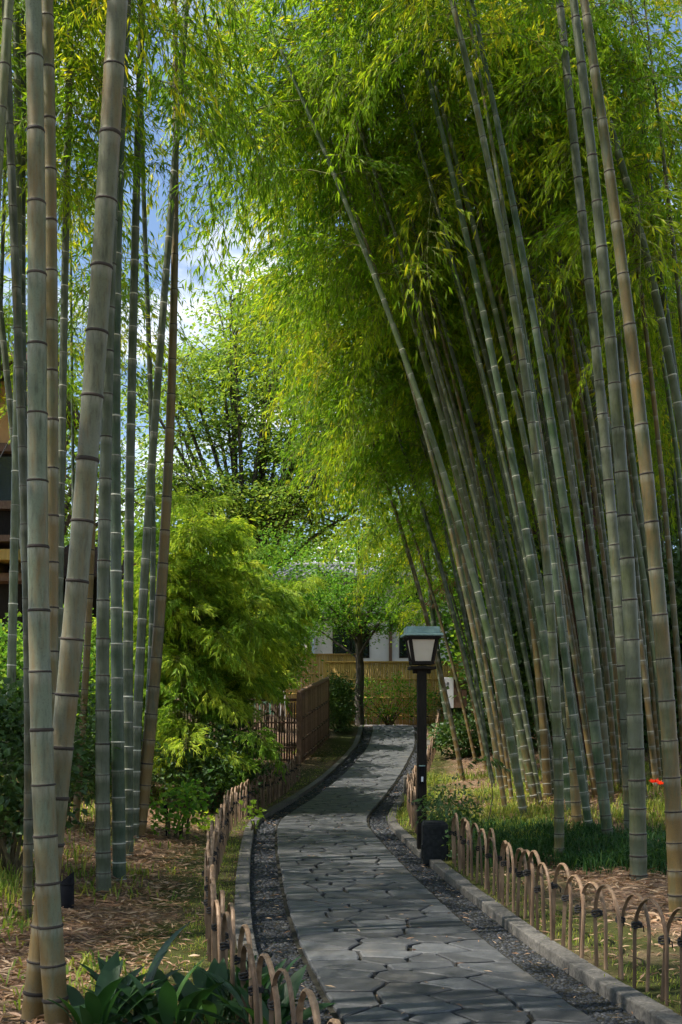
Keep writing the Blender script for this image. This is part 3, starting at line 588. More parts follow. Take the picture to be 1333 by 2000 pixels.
bamboo('yellow-green bamboo arching beside the furthest leaning one', (.20, .21, .09), .3, [(1046, 1572, 18), (1035, 1504, 16), (1020, 1425, 15), (1011, 1400, 14), (994, 1324, 14), (979, 1267, 14), (964, 1200, 13), (949, 1140, 13), (936, 1080, 12), (921, 1012, 12), (904, 952, 12), (885, 900, 12), (859, 807, 12), (833, 710, 11), (805, 615, 10), (782, 552, 10), (760, 476, 9), (727, 367, 8)], None, 7.2, 11, 1.2, **RW, bias=(-.3, .9), lean=-.03)
bamboo('whitish bamboo third in the leaning row beside the lantern', PALE, .05, [(1026, 1537, 13), (1010, 1420, 12), (998, 1320, 12), (985, 1252, 12), (981, 1219, 12), (968, 1170, 11), (957, 1110, 11), (942, 1050, 11), (925, 982, 11), (909, 900, 10), (893, 819, 10), (882, 770, 9), (863, 680, 9)], None, 7.2, 12, 1.1, **RW, bias=LB)
bamboo('bright white-lit bamboo rising mid-row behind the yellow-green culm', (.27, .29, .25), .02, [(1016, 1505, 12), (1000, 1380, 11), (987, 1256, 11), (979, 1192, 11), (974, 1140, 11), (968, 1087, 11), (960, 1031, 10), (949, 967, 10), (934, 900, 10), (927, 867, 10), (914, 800, 9), (899, 740, 9), (882, 680, 8)], None, 7.2, 12, 1.1, **RW, bias=LB)
bamboo('slim green bamboo close against the bright white-lit one', (.13, .17, .12), .05, [(1034, 1500, 12), (1020, 1420, 11), (1009, 1350, 11), (1004, 1305, 11), (998, 1256, 10), (992, 1200, 10), (985, 1144, 10), (977, 1087, 10), (968, 1027, 10), (957, 967, 9), (944, 900, 9), (932, 837, 9), (912, 725, 8), (889, 624, 8)], None, 7.2, 12, 1.1, **RW, bias=LB)
bamboo('golden-footed bamboo with tan lower joints', (.24, .19, .085), .75, [(1071, 1569, 18), (1066, 1480, 16), (1060, 1400, 15), (1054, 1324, 13), (1049, 1275, 13), (1041, 1219, 12), (1034, 1155, 12), (1026, 1095, 12), (1017, 1024, 11), (1007, 956, 11), (994, 880, 10), (975, 770, 9)], None, 7.2, 12, 1.0, **RW, bias=LB)
bamboo('deep green bamboo crossing behind the yellowish dark culm', (.075, .125, .085), .02, [(1118, 1590, 19), (1098, 1470, 18), (1085, 1390, 17), (1077, 1339, 16), (1069, 1282, 16), (1062, 1234, 16), (1054, 1189, 15), (1045, 1136, 15), (1037, 1087, 15), (1028, 1039, 15), (1020, 990, 15), (1000, 894, 14), (981, 800, 14), (962, 695, 13), (942, 590, 13), (927, 541, 12), (904, 427, 11)], None, 8.8, 13, 1.0, **RW, bias=LB)
bamboo('thin bamboo slanting behind the deep green culm', (.08, .115, .07), .05, [(1105, 1470, 11), (1090, 1300, 10), (1072, 1130, 10), (1057, 1030, 9), (1043, 969, 9), (1028, 894, 9), (1013, 837, 8), (994, 770, 8), (972, 687, 8), (957, 612, 8)], None, 7.2, 11, 1.0, **RW, bias=LB)
bamboo('olive bamboo whose foot stands in the dark grass by the bow fence', (.12, .125, .055), .35, [(1091, 1683, 20), (1092, 1560, 19), (1090, 1400, 18), (1086, 1350, 18), (1082, 1275, 18), (1077, 1200, 17), (1069, 1125, 17), (1062, 1042, 16), (1054, 967, 16), (1049, 900, 16), (1036, 800, 15), (1017, 676, 15), (1006, 612, 15), (985, 507, 14), (962, 345, 13), (936, 210, 12), (912, 120, 11), (882, 11, 10)], None, 8.8, 12.5, .9, DK, .8, bias=LB)
bamboo('green bamboo with bright rings left of the dark red trunk', (.08, .13, .085), .05, [(1152, 1628, 17), (1135, 1500, 15), (1120, 1400, 14), (1114, 1354, 13), (1105, 1286, 13), (1096, 1219, 12), (1086, 1144, 12), (1077, 1069, 12), (1067, 986, 12), (1058, 900, 11), (1046, 800, 11), (1022, 660, 10), (1000, 560, 9)], None, 8.8, 12, 1.0, **RW, bias=LB)
bamboo('broad-footed bamboo with a yellow base in the dark grass', (.11, .125, .06), .45, [(1128, 1621, 22), (1120, 1500, 18), (1115, 1400, 16), (1108, 1300, 15), (1098, 1200, 14), (1088, 1100, 14), (1070, 970, 13), (1055, 850, 13)], None, 8.8, 12, .9, DK, .8, bias=LB)
bamboo('long dark green bamboo in the centre of the right-hand grove', (.06, .10, .06), .05, [(1188, 1646, 24), (1172, 1500, 21), (1159, 1400, 20), (1152, 1324, 19), (1144, 1260, 18), (1137, 1211, 18), (1127, 1155, 18), (1116, 1080, 17), (1107, 1020, 17), (1095, 956, 17), (1084, 900, 17), (1067, 770, 15), (1050, 646, 14), (1037, 567, 14), (1020, 499, 13), (994, 349, 12), (972, 240, 11), (936, 75, 9)], None, 8.8, 12.5, .95, DK, .8, bias=LB)
bamboo('slim olive bamboo behind the long dark green one', (.12, .135, .08), .2, [(1185, 1560, 13), (1170, 1400, 13), (1163, 1294, 12), (1154, 1222, 12), (1144, 1144, 12), (1137, 1087, 12), (1131, 1024, 11), (1124, 960, 11), (1114, 900, 11), (1107, 811, 10), (1092, 687, 10), (1073, 575, 9)], None, 8.8, 12, 1.0, **RW, bias=LB)
bamboo('shiny whitish bamboo beside the dark red tree trunk', PALE, .02, [(1215, 1537, 17), (1207, 1460, 14), (1200, 1400, 13), (1193, 1316, 13), (1185, 1260, 12), (1178, 1207, 12), (1170, 1155, 12), (1161, 1087, 12), (1152, 1024, 11), (1140, 956, 11), (1129, 900, 11), (1110, 785, 10), (1092, 714, 9), (1073, 600, 8)], None, 7.2, 12, 1.0, **RW, bias=LB)
bamboo('thin bamboo between the shiny whitish and the tall grey culm', (.12, .145, .09), .1, [(1200, 1500, 11), (1190, 1400, 10), (1184, 1320, 10), (1174, 1256, 9), (1165, 1150, 9), (1160, 1060, 9), (1154, 1000, 8), (1148, 924, 8), (1139, 792, 7)], None, 7.2, 11, 1.0, **RW, bias=LB)
bamboo('tall grey-brown bamboo left neighbour of the thickest right culm', (.155, .15, .115), .2, [(1231, 1620, 23), (1222, 1354, 22), (1217, 1305, 22), (1213, 1256, 22), (1210, 1204, 22), (1202, 1095, 22), (1193, 975, 21), (1180, 852, 20), (1169, 729, 20), (1161, 661, 19), (1148, 526, 18), (1142, 461, 17), (1127, 322, 16), (1114, 187, 15), (1092, 0, 14)], 12.6, 8.8, 13, .9, DK, .9, bias=LB)
bamboo('thickest bamboo of the right-hand grove, grey-green with its foot on bare litter', (.12, .13, .10), .12, [(1246, 1718, 35), (1246, 1600, 33), (1244, 1450, 31), (1241, 1352, 30), (1237, 1296, 29), (1233, 1238, 28), (1229, 1177, 27), (1225, 1116, 27), (1217, 986, 26), (1208, 841, 24), (1195, 689, 23), (1180, 530, 22), (1165, 371, 20), (1146, 206, 18), (1127, 37, 16), (1118, 0, 15)], None, 8.8, 13, .85, DK, .9, bias=LB, sides=24)
bamboo('rust-mottled yellow bamboo at the right edge near the bow fence', (.115, .115, .06), .55, [(1323, 1797, 38), (1320, 1650, 34), (1314, 1500, 31), (1307, 1400, 30), (1302, 1346, 29), (1295, 1284, 29), (1290, 1219, 28), (1276, 1072, 27), (1260, 920, 26), (1244, 759, 25), (1225, 590, 23), (1204, 416, 21), (1178, 240, 19), (1150, 67, 17), (1141, 0, 16)], None, 8.8, 12.5, .85, DK, .9, bias=LB, sides=24)
bamboo('slim bamboo bending behind the rust-mottled culm, upper crossing', (.14, .165, .115), .05, [(1318, 1540, 14), (1296, 1300, 13), (1274, 1160, 13), (1255, 1039, 12), (1247, 975, 12), (1236, 900, 12), (1225, 807, 11), (1219, 740, 10), (1208, 642, 9)], None, 7.2, 12, 1.0, **RW, bias=LB)
bamboo('slim pale bamboo beside the red flowers', (.20, .23, .19), .05, [(1302, 1545, 13), (1287, 1387, 12), (1281, 1305, 12), (1274, 1237, 11), (1264, 1162, 11), (1257, 1110, 11), (1246, 1061, 11), (1232, 994, 10), (1208, 905, 9), (1189, 830, 9)], None, 7.2, 11.5, 1.0, **RW, bias=LB)
bamboo('dark bamboo leaving the picture at the upper right edge', (.08, .095, .065), .1, [(1390, 1560, 19), (1370, 1200, 18), (1345, 900, 17), (1324, 785, 17), (1307, 661, 16), (1296, 594, 15), (1283, 499, 14), (1266, 326, 12), (1257, 247, 11)], 16.0, 6.5, 12.5, 1.0, **RW, bias=LB)
bamboo('olive bamboo next to the dark one at the upper right edge', (.12, .13, .08), .2, [(1395, 1600, 20), (1372, 1200, 19), (1345, 900, 18), (1313, 732, 17), (1298, 657, 17), (1283, 586, 16), (1264, 519, 15), (1245, 424, 14), (1230, 375, 13)], 14.5, 6.2, 12, 1.0, **RW, bias=LB)
bamboo('thin pale bamboo running down the upper right edge', (.19, .21, .16), .1, [(1372, 1540, 11), (1345, 1100, 10), (1330, 942, 10), (1320, 882, 9), (1309, 800, 9), (1296, 710, 9), (1283, 631, 9), (1264, 556, 8)], 17.0, 5.6, 11, 1.0, **RW, bias=LB)

# --- culms deeper in both groves
rgd = random.Random(21)
k = 0
deep = [(948, 26, 4.4), (940, 31.5, 4.6), (958, 28, 4.2), (905, 22, 4.2), (930, 25, 3.6), (960, 21, 4.6), (985, 27, 4.0), (1010, 20, 5.2), (1040, 24, 4.5), (1075, 29, 4.4), (1100, 20, 5.4), (1130, 23, 5.0), (1150, 27, 5.0), (1175, 19, 6.0), (1205, 25, 5.4), (1235, 22, 5.6), (1262, 28, 5.0), (1275, 20, 5.8), (1296, 24, 5.2), (1312, 19, 6.0), (1325, 27, 5.2), (1360, 22, 5.2), (1420, 20, 5.2), (1470, 25, 5), (1390, 28, 5), (1055, 27, 4.6), (1115, 31, 4.4), (1190, 30, 4.6), (1245, 18, 6.2), (1345, 25, 4.8), (1290, 31, 4.4), (1020, 31, 4.0), (1160, 22, 5.5), (1085, 19.5, 6.0), (1225, 18.5, 6.4), (1030, 22.5, 5.0), (1340, 16, 7.0), (1400, 15, 7.0), (1290, 17, 7.0), (992, 18.5, 6.6), (1012, 19.5, 6.4), (1052, 17.5, 7.0), (1064, 20, 6.2), (1082, 17, 7.2), (1104, 16.2, 7.4), (1138, 17.2, 7.2), (1163, 16.0, 7.4), (1176, 18.2, 6.8), (1206, 16.6, 7.4), (1262, 15.0, 7.6), (1276, 17.6, 7.0), (1240, 19.8, 6.2), (1100, 22, 5.6), (1144, 20.5, 6), (1310, 21, 5.8), (965, 20, 6.0), (950, 23.5, 5.0), (988, 15.4, 7.6), (1001, 16.8, 7.4), (1018, 15.8, 7.6), (1034, 17.4, 7.2), (1058, 15.6, 7.6), (1076, 16.4, 7.4), (1112, 15.2, 7.6), (1131, 16.0, 7.4), (1147, 15.0, 7.8), (1169, 17.0, 7.4), (1194, 15.4, 7.6), (1222, 16.2, 7.4), (1252, 17.0, 7.4), (1284, 15.8, 7.6)]
for px, Yd, cr_ in deep:
    X = (px - CX) * Yd / F; z = float(G(X, Yd)); py = HY - (z - CH) * F / Yd; wpx = rgd.uniform(.06, .105) * F / Yd; hh = [0, 2, 4, 6, 8]
    l0 = float(np.interp(px, [900, 1000, 1330], [.17, .16, .06])) * rgd.uniform(.7, 1.25); l1 = float(np.interp(px, [900, 1000, 1330], [.013, .012, .005]))
    pts_ = [(px - (l0 * h + l1 * h * h) * F / Yd, py - h * F / Yd, wpx * (1 - h * .05)) for h in hh]
    hue = rgd.randrange(4); where = 'behind the leaning row' if px < 1060 else ('behind the golden-footed and shiny culms' if px < 1200 else 'behind the thickest culms')
    bamboo('thin %s bamboo deep in the grove %s' % (('olive', 'dark green', 'pale grey', 'tan')[hue], where), [(.10, .115, .06), (.07, .095, .055), (.16, .16, .12), (.14, .12, .06)][hue], rgd.choice([.05, .3, .6]), pts_, Yd, cr_ + (2.0 if cr_ >= 7.2 else 0), rgd.uniform(11, 13.5), .55 if cr_ >= 7.2 else (1.45 if px > 1060 else .85), ringcol=(.3, .3, .25), ring=.9, bias=LB, group='bamboos deep in the right-hand grove', nodes=Yd < 20, sides=10, seed=k, tilt=rgd.uniform(-.03, .03)); k += 1
deepl = [(40, 15, 5.4), (150, 16.5, 5.4), (-30, 13, 5.4), (120, 21, 5.4), (10, 22, 5.4)]
for px, Yd, cr_ in deepl:
    X = (px - CX) * Yd / F; z = float(G(X, Yd)); py = HY - (z - CH) * F / Yd; wpx = rgd.uniform(.06, .08) * F / Yd; ln_ = rgd.uniform(-.03, .05) * F / Yd
    pts_ = [(px + ln_ * h, py - h * F / Yd, wpx * (1 - h * .05)) for h in (0, 2, 4, 6, 8)]
    bamboo('thin green bamboo standing behind the bank row', (.08, .115, .07), .05, pts_, Yd, cr_, rgd.uniform(9, 11), .7, ringcol=(.3, .3, .25), group='bamboos behind the bank row', nodes=False, sides=8, seed=40 + k, bias=(.1, 0)); k += 1
# the bank grove goes on beyond the picture's left edge and behind the camera; its crowns shade the path
def outside(label, group, X, Yd, seed, crown=5.4, dens=.9):
    Yv = 10.0; px = CX + X * F / Yv; z = float(G(X, min(max(Yd, .2), 39))); r_ = rgd.uniform(.04, .06)
    pts_ = [(px + rgd.uniform(-3, 3) * h, HY - (z + h - CH) * F / Yv, 2 * r_ * F / Yv) for h in (0, 3, 6)]
    b_ = bamboo(label, (.10, .13, .09), .1, pts_, Yv, crown, rgd.uniform(10.5, 12.5), dens, group=group, nodes=False, sides=10, seed=seed); b_.location = (X, Yd, z)
for q in range(17):
    Yd = -3 + 16 * (q + rgd.uniform(0, 1)) / 17
    outside('green bamboo of the bank grove outside the picture', 'bamboos of the bank grove outside the picture', -(max(0, .34 * Yd) + rgd.uniform(1.3, 6.0)), Yd, 100 + q)
for q in range(4): outside('green bamboo of the bank grove outside the picture', 'bamboos of the bank grove outside the picture', rgd.uniform(-10.5, -7), 4 + 2.2 * q, 150 + q)
for q in range(11):  # unseen culms on this side, added so their crowns block sky light
    Yd = rgd.uniform(-6, 9); outside('green bamboo of the path-side grove outside the picture', 'bamboos of the path-side grove outside the picture', max(2.2, .34 * Yd + 1.3) + rgd.uniform(0, 4.5), Yd, 200 + q, 5.0, 1.2)

feet = [o for o in bpy.data.objects if o.type == 'EMPTY' and o.name.startswith('bamboo') and o.location.y > 4.5 and o.location.y < 19 and abs(o.location.x) < o.location.y * .36]
fxy = np.concatenate([np.array(o.location[:2])[None] + rng.normal(0, .13, (34, 2)) for o in feet])
hl = flat_leaves('leaf_heap', '', np.stack([fxy[:, 0], fxy[:, 1], G(fxy[:, 0], fxy[:, 1]) + rng.uniform(.0, .05, len(fxy))], -1), .07, .17, M['litter']); tag(hl, 'dry sheaths and leaves heaped round the feet of the culms', 'leaf litter', kind='stuff')

# ------------------------------------------------------------------ trees and shrubs
def limb_tree(name, label, base, trunk, tr, limbs, leafm, barkm, nsec, ntw, nleaf, lsz, seed, flat=.35, spread=1.6, group=None, lw=.34, sec_len=(1.0, 2.2), ylen=1.0, lo=.22):
    """trunk: list of world points; limbs: list of (start point, end point, radius)"""
    rg = np.random.default_rng(seed); base = np.array(base, float); root = tag(empty(name, base), label, 'tree', group)
    V, Fs = tube(np.array(trunk) - base, np.linspace(tr, tr * .7, len(trunk)), 10); link(bpy.data.objects.new('trunk', me_np('trunk', V, Fs, barkm)), root)
    LB_, LD = [], []
    for (s, e, r_) in limbs:
        s, e = np.array(s, float), np.array(e, float); t = np.linspace(0, 1, 9)[:, None]; ctl = (s + e) / 2 + rg.normal(0, .06, 3) * np.linalg.norm(e - s) + np.array([0, 0, .10 * np.linalg.norm(e - s)])
        pc = (1 - t) ** 2 * s + 2 * t * (1 - t) * ctl + t ** 2 * e; V, Fs = tube(pc - base, np.linspace(r_, r_ * .22, 9), 6); Vs, Fq, nv = [V], [Fs], len(V)
        ax = (e - s) / (np.linalg.norm(e - s) + 1e-9)
        for q in range(nsec):
            u = rg.uniform(lo, 1.0); p = pc[int(u * 8)] + (pc[min(8, int(u * 8) + 1)] - pc[int(u * 8)]) * (u * 8 % 1); d = ax * rg.uniform(.2, .7) + rg.normal(0, .75, 3) * np.array([1, ylen, flat + .15]); d /= np.linalg.norm(d)
            l_ = rg.uniform(*sec_len) * (1.15 - .5 * u); tt = np.linspace(0, 1, 4)[:, None]; sc_ = p + d * l_ * tt + np.array([[0, 0, .12 * l_]]) * tt * (1 - tt) * 2 + rg.normal(0, .04, (4, 3)) * l_ * tt
            V, Fs = tube(sc_ - base, np.linspace(r_ * .28, .006, 4), 4); Vs.append(V); Fq.append(Fs + nv); nv += len(V)
            for w_ in range(ntw):
                c = sc_[0] + (sc_[-1] - sc_[0]) * rg.uniform(.25, 1.05) + rg.normal(0, .14, 3) * l_; m_ = max(4, int(nleaf * rg.uniform(.4, 1.5))); rr_ = rg.uniform(.22, .5) * spread
                off = rg.normal(0, 1, (m_, 3)) * np.array([rr_, rr_, rr_ * flat * .45]); off[:, 2] -= .18 * (off[:, 0] ** 2 + off[:, 1] ** 2) / rr_; LB_.append(c + off)
                dd_ = off * np.array([1, 1, .2]) / rr_ + rg.normal(0, .5, (m_, 3)); dd_[:, 2] -= .25; LD.append(dd_)
        link(bpy.data.objects.new('limb', me_np('limb', np.concatenate(Vs), np.concatenate(Fq), barkm)), root)
    Bb, Dd = np.concatenate(LB_), np.concatenate(LD); n_ = len(Bb); ln = lsz * rg.uniform(.7, 1.3, n_); up = rg.normal(0, .35, (n_, 3)); up[:, 2] += 1
    V, Fs = leaves_mesh(Bb - base, Dd, ln, ln * lw, up, .15, .15)
    o = link(bpy.data.objects.new('crown', me_np('crown', V, Fs, leafm, tint=np.repeat(np.clip(rg.normal(.5, .25, n_), 0, 1), 2), smooth_sh=False)), root); o['kind'] = 'stuff'
    return root
def WP(px, py, Y): return np.array(P(px, py, Y))
rgt = random.Random(5)
# zelkova in the middle distance
ZY = 40.0; zb = WP(478, 1150, ZY); zb[2] = 1.3
lim = []
rz = np.random.default_rng(77); zt_ = []
while len(zt_) < 34:
    ux, uy = rz.uniform(-1, 1), rz.uniform(-1, 1)
    if .12 < ux * ux + uy * uy < 1: zt_.append((495 + 205 * ux, 770 + 262 * uy + 40 * abs(ux), rz.uniform(-3, 3)))
for ex, ey, dyv in zt_ + [(720, 985, -2), (700, 900, 2), (640, 900, -3), (340, 960, 0), (560, 950, 3)]:
    sx = 478 + (ex - 478) * .12 + rgt.uniform(-8, 8); lim.append((WP(sx, rgt.uniform(1060, 1150), ZY + dyv * .15), WP(ex, ey, ZY + dyv * 1.2), .105))
limb_tree('zelkova_tree', 'wide many-limbed tree with airy green foliage in front of the sky', zb, [zb, WP(474, 1220, ZY), WP(476, 1160, ZY), WP(478, 1100, ZY)], .26, lim, M['zleaf'], M['bark'], 11, 3, 46, .14, 11, .14, 1.7, sec_len=(1.4, 3.2), lo=.45)
Z2 = 34.0; zb2 = WP(90, 1300, Z2); zb2[2] = 1.4
lim = [(WP(95, 1100, Z2), WP(ex, ey, Z2 + rgt.uniform(-2, 2)), .10) for ex, ey in [(-40, 760), (20, 660), (70, 600), (130, 680), (180, 720), (150, 820), (200, 860), (120, 760), (30, 850), (180, 900), (90, 880), (260, 960)]]
limb_tree('zelkova_tree', 'yellowish-green tree showing between the bank bamboos', zb2, [zb2, WP(92, 1250, Z2), WP(95, 1090, Z2)], .25, lim, M['zleaf'], M['bark'], 8, 2, 24, .16, 12, .3, 1.4)
# maple by the end of the path
MY = 34.6; mb_ = np.array(hit(703, 1408, 33, 36)); mb_ = np.array([(703 - CX) * MY / F, MY, G((703 - CX) * MY / F, MY)])
def mp(px, py, d=0): return WP(px, py, MY + d)
lim = [(mp(702 + rgt.uniform(-3, 3), rgt.uniform(1225, 1292)), mp(ex, ey, d), .04) for ex, ey, d in [(560, 1205, -1), (585, 1150, .8), (620, 1105, -.8), (655, 1065, 1.2), (700, 1050, -1.4), (750, 1062, .8), (795, 1095, -.8), (845, 1130, .8), (885, 1185, -.4), (800, 1165, -2.0), (620, 1172, -2.0), (710, 1110, -2.2), (540, 1170, 1.4), (755, 1120, 2.0), (840, 1205, 1.2), (660, 1130, 2.2)]]
limb_tree('maple_tree', 'small spreading maple with a dark trunk at the far end of the path', mb_, [mb_, mp(701, 1370), mp(704, 1320), mp(702, 1270), mp(703, 1215)], .15, lim, M['mleaf'], M['bark'], 11, 3, 34, .085, 13, .10, 1.05, sec_len=(.5, 1.5), lw=.4, lo=.34)
# dark red-barked conifer behind the grove
CY_ = 24.0; cb = WP(1150, 1470, CY_); cb[2] = float(G(cb[0], CY_))
lim = [(WP(1135, y0, CY_), WP(ex, ey, CY_ + d), .07) for y0, ex, ey, d in [(900, 1040, 850, 1), (850, 1230, 760, 1), (760, 1050, 640, 2), (700, 1250, 600, 1), (980, 1260, 960, 2), (620, 1090, 480, 1), (1050, 1010, 1040, 2), (600, 1210, 480, 2)]]
limb_tree('conifer_tree', 'dark tree with a thick red-brown trunk behind the right-hand culms', cb, [cb, WP(1140, 1300, CY_), WP(1128, 1150, CY_), WP(1150, 1000, CY_), WP(1165, 860, CY_), WP(1160, 600, CY_)], .26, lim, M['eleaf'], M['redbark'], 7, 3, 40, .13, 14, .5, 1.2)

def shrub(name, label, c, rx, ry, h, n, lsz, mat, seed, lw=.3, stems=7, clump=26, cat='shrub', group=None, low=.1, updir=.3, stemh=.8):
    """leafy shrub standing at c: several stems and clumped leaves"""
    rg = np.random.default_rng(seed); c = np.array([c[0], c[1], float(G(c[0], c[1]))]); root = tag(empty(name, c), label, cat, group); ends = []
    for q in range(stems):
        a = rg.uniform(0, 6.28); rr_ = rg.uniform(.2, .85); e = np.array([rx * rr_ * math.cos(a), ry * rr_ * math.sin(a), h * rg.uniform(.6, 1.0) * stemh]); t = np.linspace(0, 1, 5)[:, None]
        V, Fs = tube(np.array([[rg.normal(0, .06), rg.normal(0, .06), -.05]]) + e * np.concatenate([t ** 1.3, t ** 1.3, t], 1), np.linspace(.022, .006, 5), 5); link(bpy.data.objects.new('stem', me_np('stem', V, Fs, M['stem'])), root); ends.append(e)
    nc_ = max(6, n // clump); u = rg.normal(0, 1, (nc_, 3)); u /= np.linalg.norm(u, axis=1)[:, None]; rad_ = rg.uniform(.35, 1.02, nc_)[:, None] ** .6
    cc = u * rad_ * np.array([rx, ry, h * .5]) + np.array([0, 0, h * (.5 + low * .5)]); cc[:, 2] = np.maximum(cc[:, 2], h * low)
    k = rg.integers(0, nc_, n); s_ = min(rx, ry, h) * .17 + lsz * .5; Bb = cc[k] + rg.normal(0, s_, (n, 3)) * np.array([1, 1, .7]); Bb[:, 2] = np.maximum(Bb[:, 2], .02)
    Dd = (Bb - cc[k]) / s_ * .5 + rg.normal(0, .5, (n, 3)) + np.array([0, 0, updir]); ln = lsz * rg.uniform(.65, 1.35, n); up = rg.normal(0, .5, (n, 3)); up[:, 2] += 1
    V, Fs = leaves_mesh(Bb, Dd, ln, ln * lw, up, .2, .2)
    ti = np.clip(rg.normal(.5, .22, n) + rg.normal(0, .15, nc_)[k], 0, 1)
    o = link(bpy.data.objects.new('foliage', me_np('foliage', V, Fs, mat, tint=np.repeat(ti, 2), smooth_sh=False)), root); o['kind'] = 'stuff'
    return root
def gx(px, Y): return (px - CX) * Y / F

# dwarf-bamboo thicket beside the fence: separate clumps of arching stems
SASA = [spray_mesh('leafy_stem', 300 + k, L=1.3, mat=M['sleaf'], leaf=(.11, .19), wl_=.10, ntw=13, droop=.8, rise=.75, nsub=1, dens=.75) for k in range(5)]
def thicket(label, px, Y, h, nst, seed, spread=.55, low=.12):
    rg = random.Random(seed); X = gx(px, Y); c = Vector((X, Y, float(G(X, Y)))); root = tag(empty('dwarf_bamboo', c), label, 'bamboo')
    for q in range(nst):
        a = rg.uniform(0, 6.28); d = Vector((math.cos(a), math.sin(a), 0)) * spread * rg.uniform(.2, 1); hh = h * rg.uniform(.7, 1.05); lean = d * rg.uniform(.5, 1.6); t = np.linspace(0, 1, 7)
        p = np.array([[d.x * .5 + lean.x * s * s, d.y * .5 + lean.y * s * s, -.05 + hh * s] for s in t]); V, Fs = tube(p, np.linspace(.012, .003, 7), 5); st = link(bpy.data.objects.new('stem', me_np('stem', V, Fs, M['twig'])), root)
        for w_ in range(int(h * 3.4)):
            s = rg.uniform(low, 1.0); k_ = min(5, int(s * 6)); pt = p[k_] + (p[k_ + 1] - p[k_]) * (s * 6 - k_); o = link(bpy.data.objects.new('leafy_stem', rg.choice(SASA)), st); o.location = pt; aa = rg.uniform(0, 6.28); ss = rg.uniform(.38, .8)
            o.rotation_euler = (rg.uniform(-.4, .4), rg.uniform(-.5, .3), aa); o.scale = (ss, ss, ss)
thicket('tall bright dwarf bamboo clump right behind the rust-brown bank culm', 360, 17.8, 4.7, 9, 1, .6, .42)
thicket('sunlit dwarf bamboo clump in the middle of the thicket', 418, 18.8, 4.2, 8, 2, .7, .5)
thicket('dwarf bamboo clump leaning towards the brown fence', 455, 20.5, 3.9, 8, 3, .65, .55)
thicket('shaded dwarf bamboo at the foot of the thicket', 385, 17.2, 2.3, 6, 4, .6, .25)
thicket('dwarf bamboo clump at the back of the thicket below the big tree', 440, 24.5, 5.0, 9, 5, 1.0, .45)
thicket('dwarf bamboo clump behind the slatted fence corner', 510, 28.8, 4.9, 12, 6, 1.1, .45)
thicket('dwarf bamboo clump behind the bank bamboos', 250, 18.5, 3.4, 7, 7, .7, .3)
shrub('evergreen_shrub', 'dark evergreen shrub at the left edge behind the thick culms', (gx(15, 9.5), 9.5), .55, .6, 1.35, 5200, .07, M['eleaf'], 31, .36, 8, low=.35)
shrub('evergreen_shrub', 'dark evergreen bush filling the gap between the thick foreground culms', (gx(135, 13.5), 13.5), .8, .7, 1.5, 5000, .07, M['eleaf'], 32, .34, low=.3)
shrub('evergreen_shrub', 'low dark shrub added to darken the foot of the thicket', (gx(400, 17.0), 17.0), .75, .5, 1.2, 2400, .09, M['eleaf'], 45, .3, 9, low=.05)  # dark leaves added to stand for the shade under the thicket
shrub('evergreen_shrub', 'dark shrub added to deepen the shade in front of the slatted fence', (gx(452, 19.5), 19.5), .8, .5, 1.5, 3200, .09, M['eleaf'], 47, .3, 9, low=.03)  # added so the sunlit ground by the fence stays dark
shrub('broadleaf_shrub', 'loose sunlit shrub between thicket and maple', (gx(545, 31.5), 31.5), 1.2, 1.0, 5.0, 5200, .11, M['mleaf'], 46, .3, 9, 22, low=.3)
shrub('evergreen_shrub', 'green shrub below the timber house', (gx(60, 17), 17), 1.3, .9, 2.6, 6500, .09, M['mleaf'], 33, .36)
shrub('evergreen_shrub', 'bushy green shrub behind the middle of the bank row', (gx(190, 19), 19), 1.2, .9, 2.3, 6000, .09, M['mleaf'], 34, .34)
shrub('hydrangea_shrub', 'small leafy shrub beside the black spike lamp', (gx(345, 13.2), 13.2), .30, .28, .66, 420, .085, M['mleaf'], 35, .3, 6, low=.15)
shrub('hydrangea_shrub', 'tiny bright seedling outside the bow fence on the bank', (gx(412, 14.3), 14.3), .11, .1, .26, 90, .07, M['sleaf'], 36, .36, 3)
shrub('seedling', 'tiny bright seedling between bow fence and kerb', (gx(492, 14.6), 14.6), .07, .07, .34, 50, .08, M['sleaf'], 37, .36, 3)
shrub('evergreen_hedge', 'dark hedge at the far end of the brown fence', (gx(662, 32.6), 32.6), .42, 1.0, 1.6, 6500, .075, M['eleaf'], 38, .34, low=.05)
shrub('evergreen_hedge', 'low green plants in front of the yellow bamboo fence', (gx(760, 36.6), 36.6), 1.7, .35, 1.6, 1700, .11, M['mleaf'], 39, .26, 14, 10, low=.05)
shrub('evergreen_shrub', 'leafy bush behind the lantern post', (gx(905, 35.4), 35.4), .9, .4, 1.0, 2400, .10, M['eleaf'], 40, .3, low=.05)
shrub('evergreen_shrub', 'low broad-leaved bush behind the green culm by the lantern', (gx(935, 27), 27), 1.0, .6, .8, 2600, .11, M['eleaf'], 41, .34, low=.05)
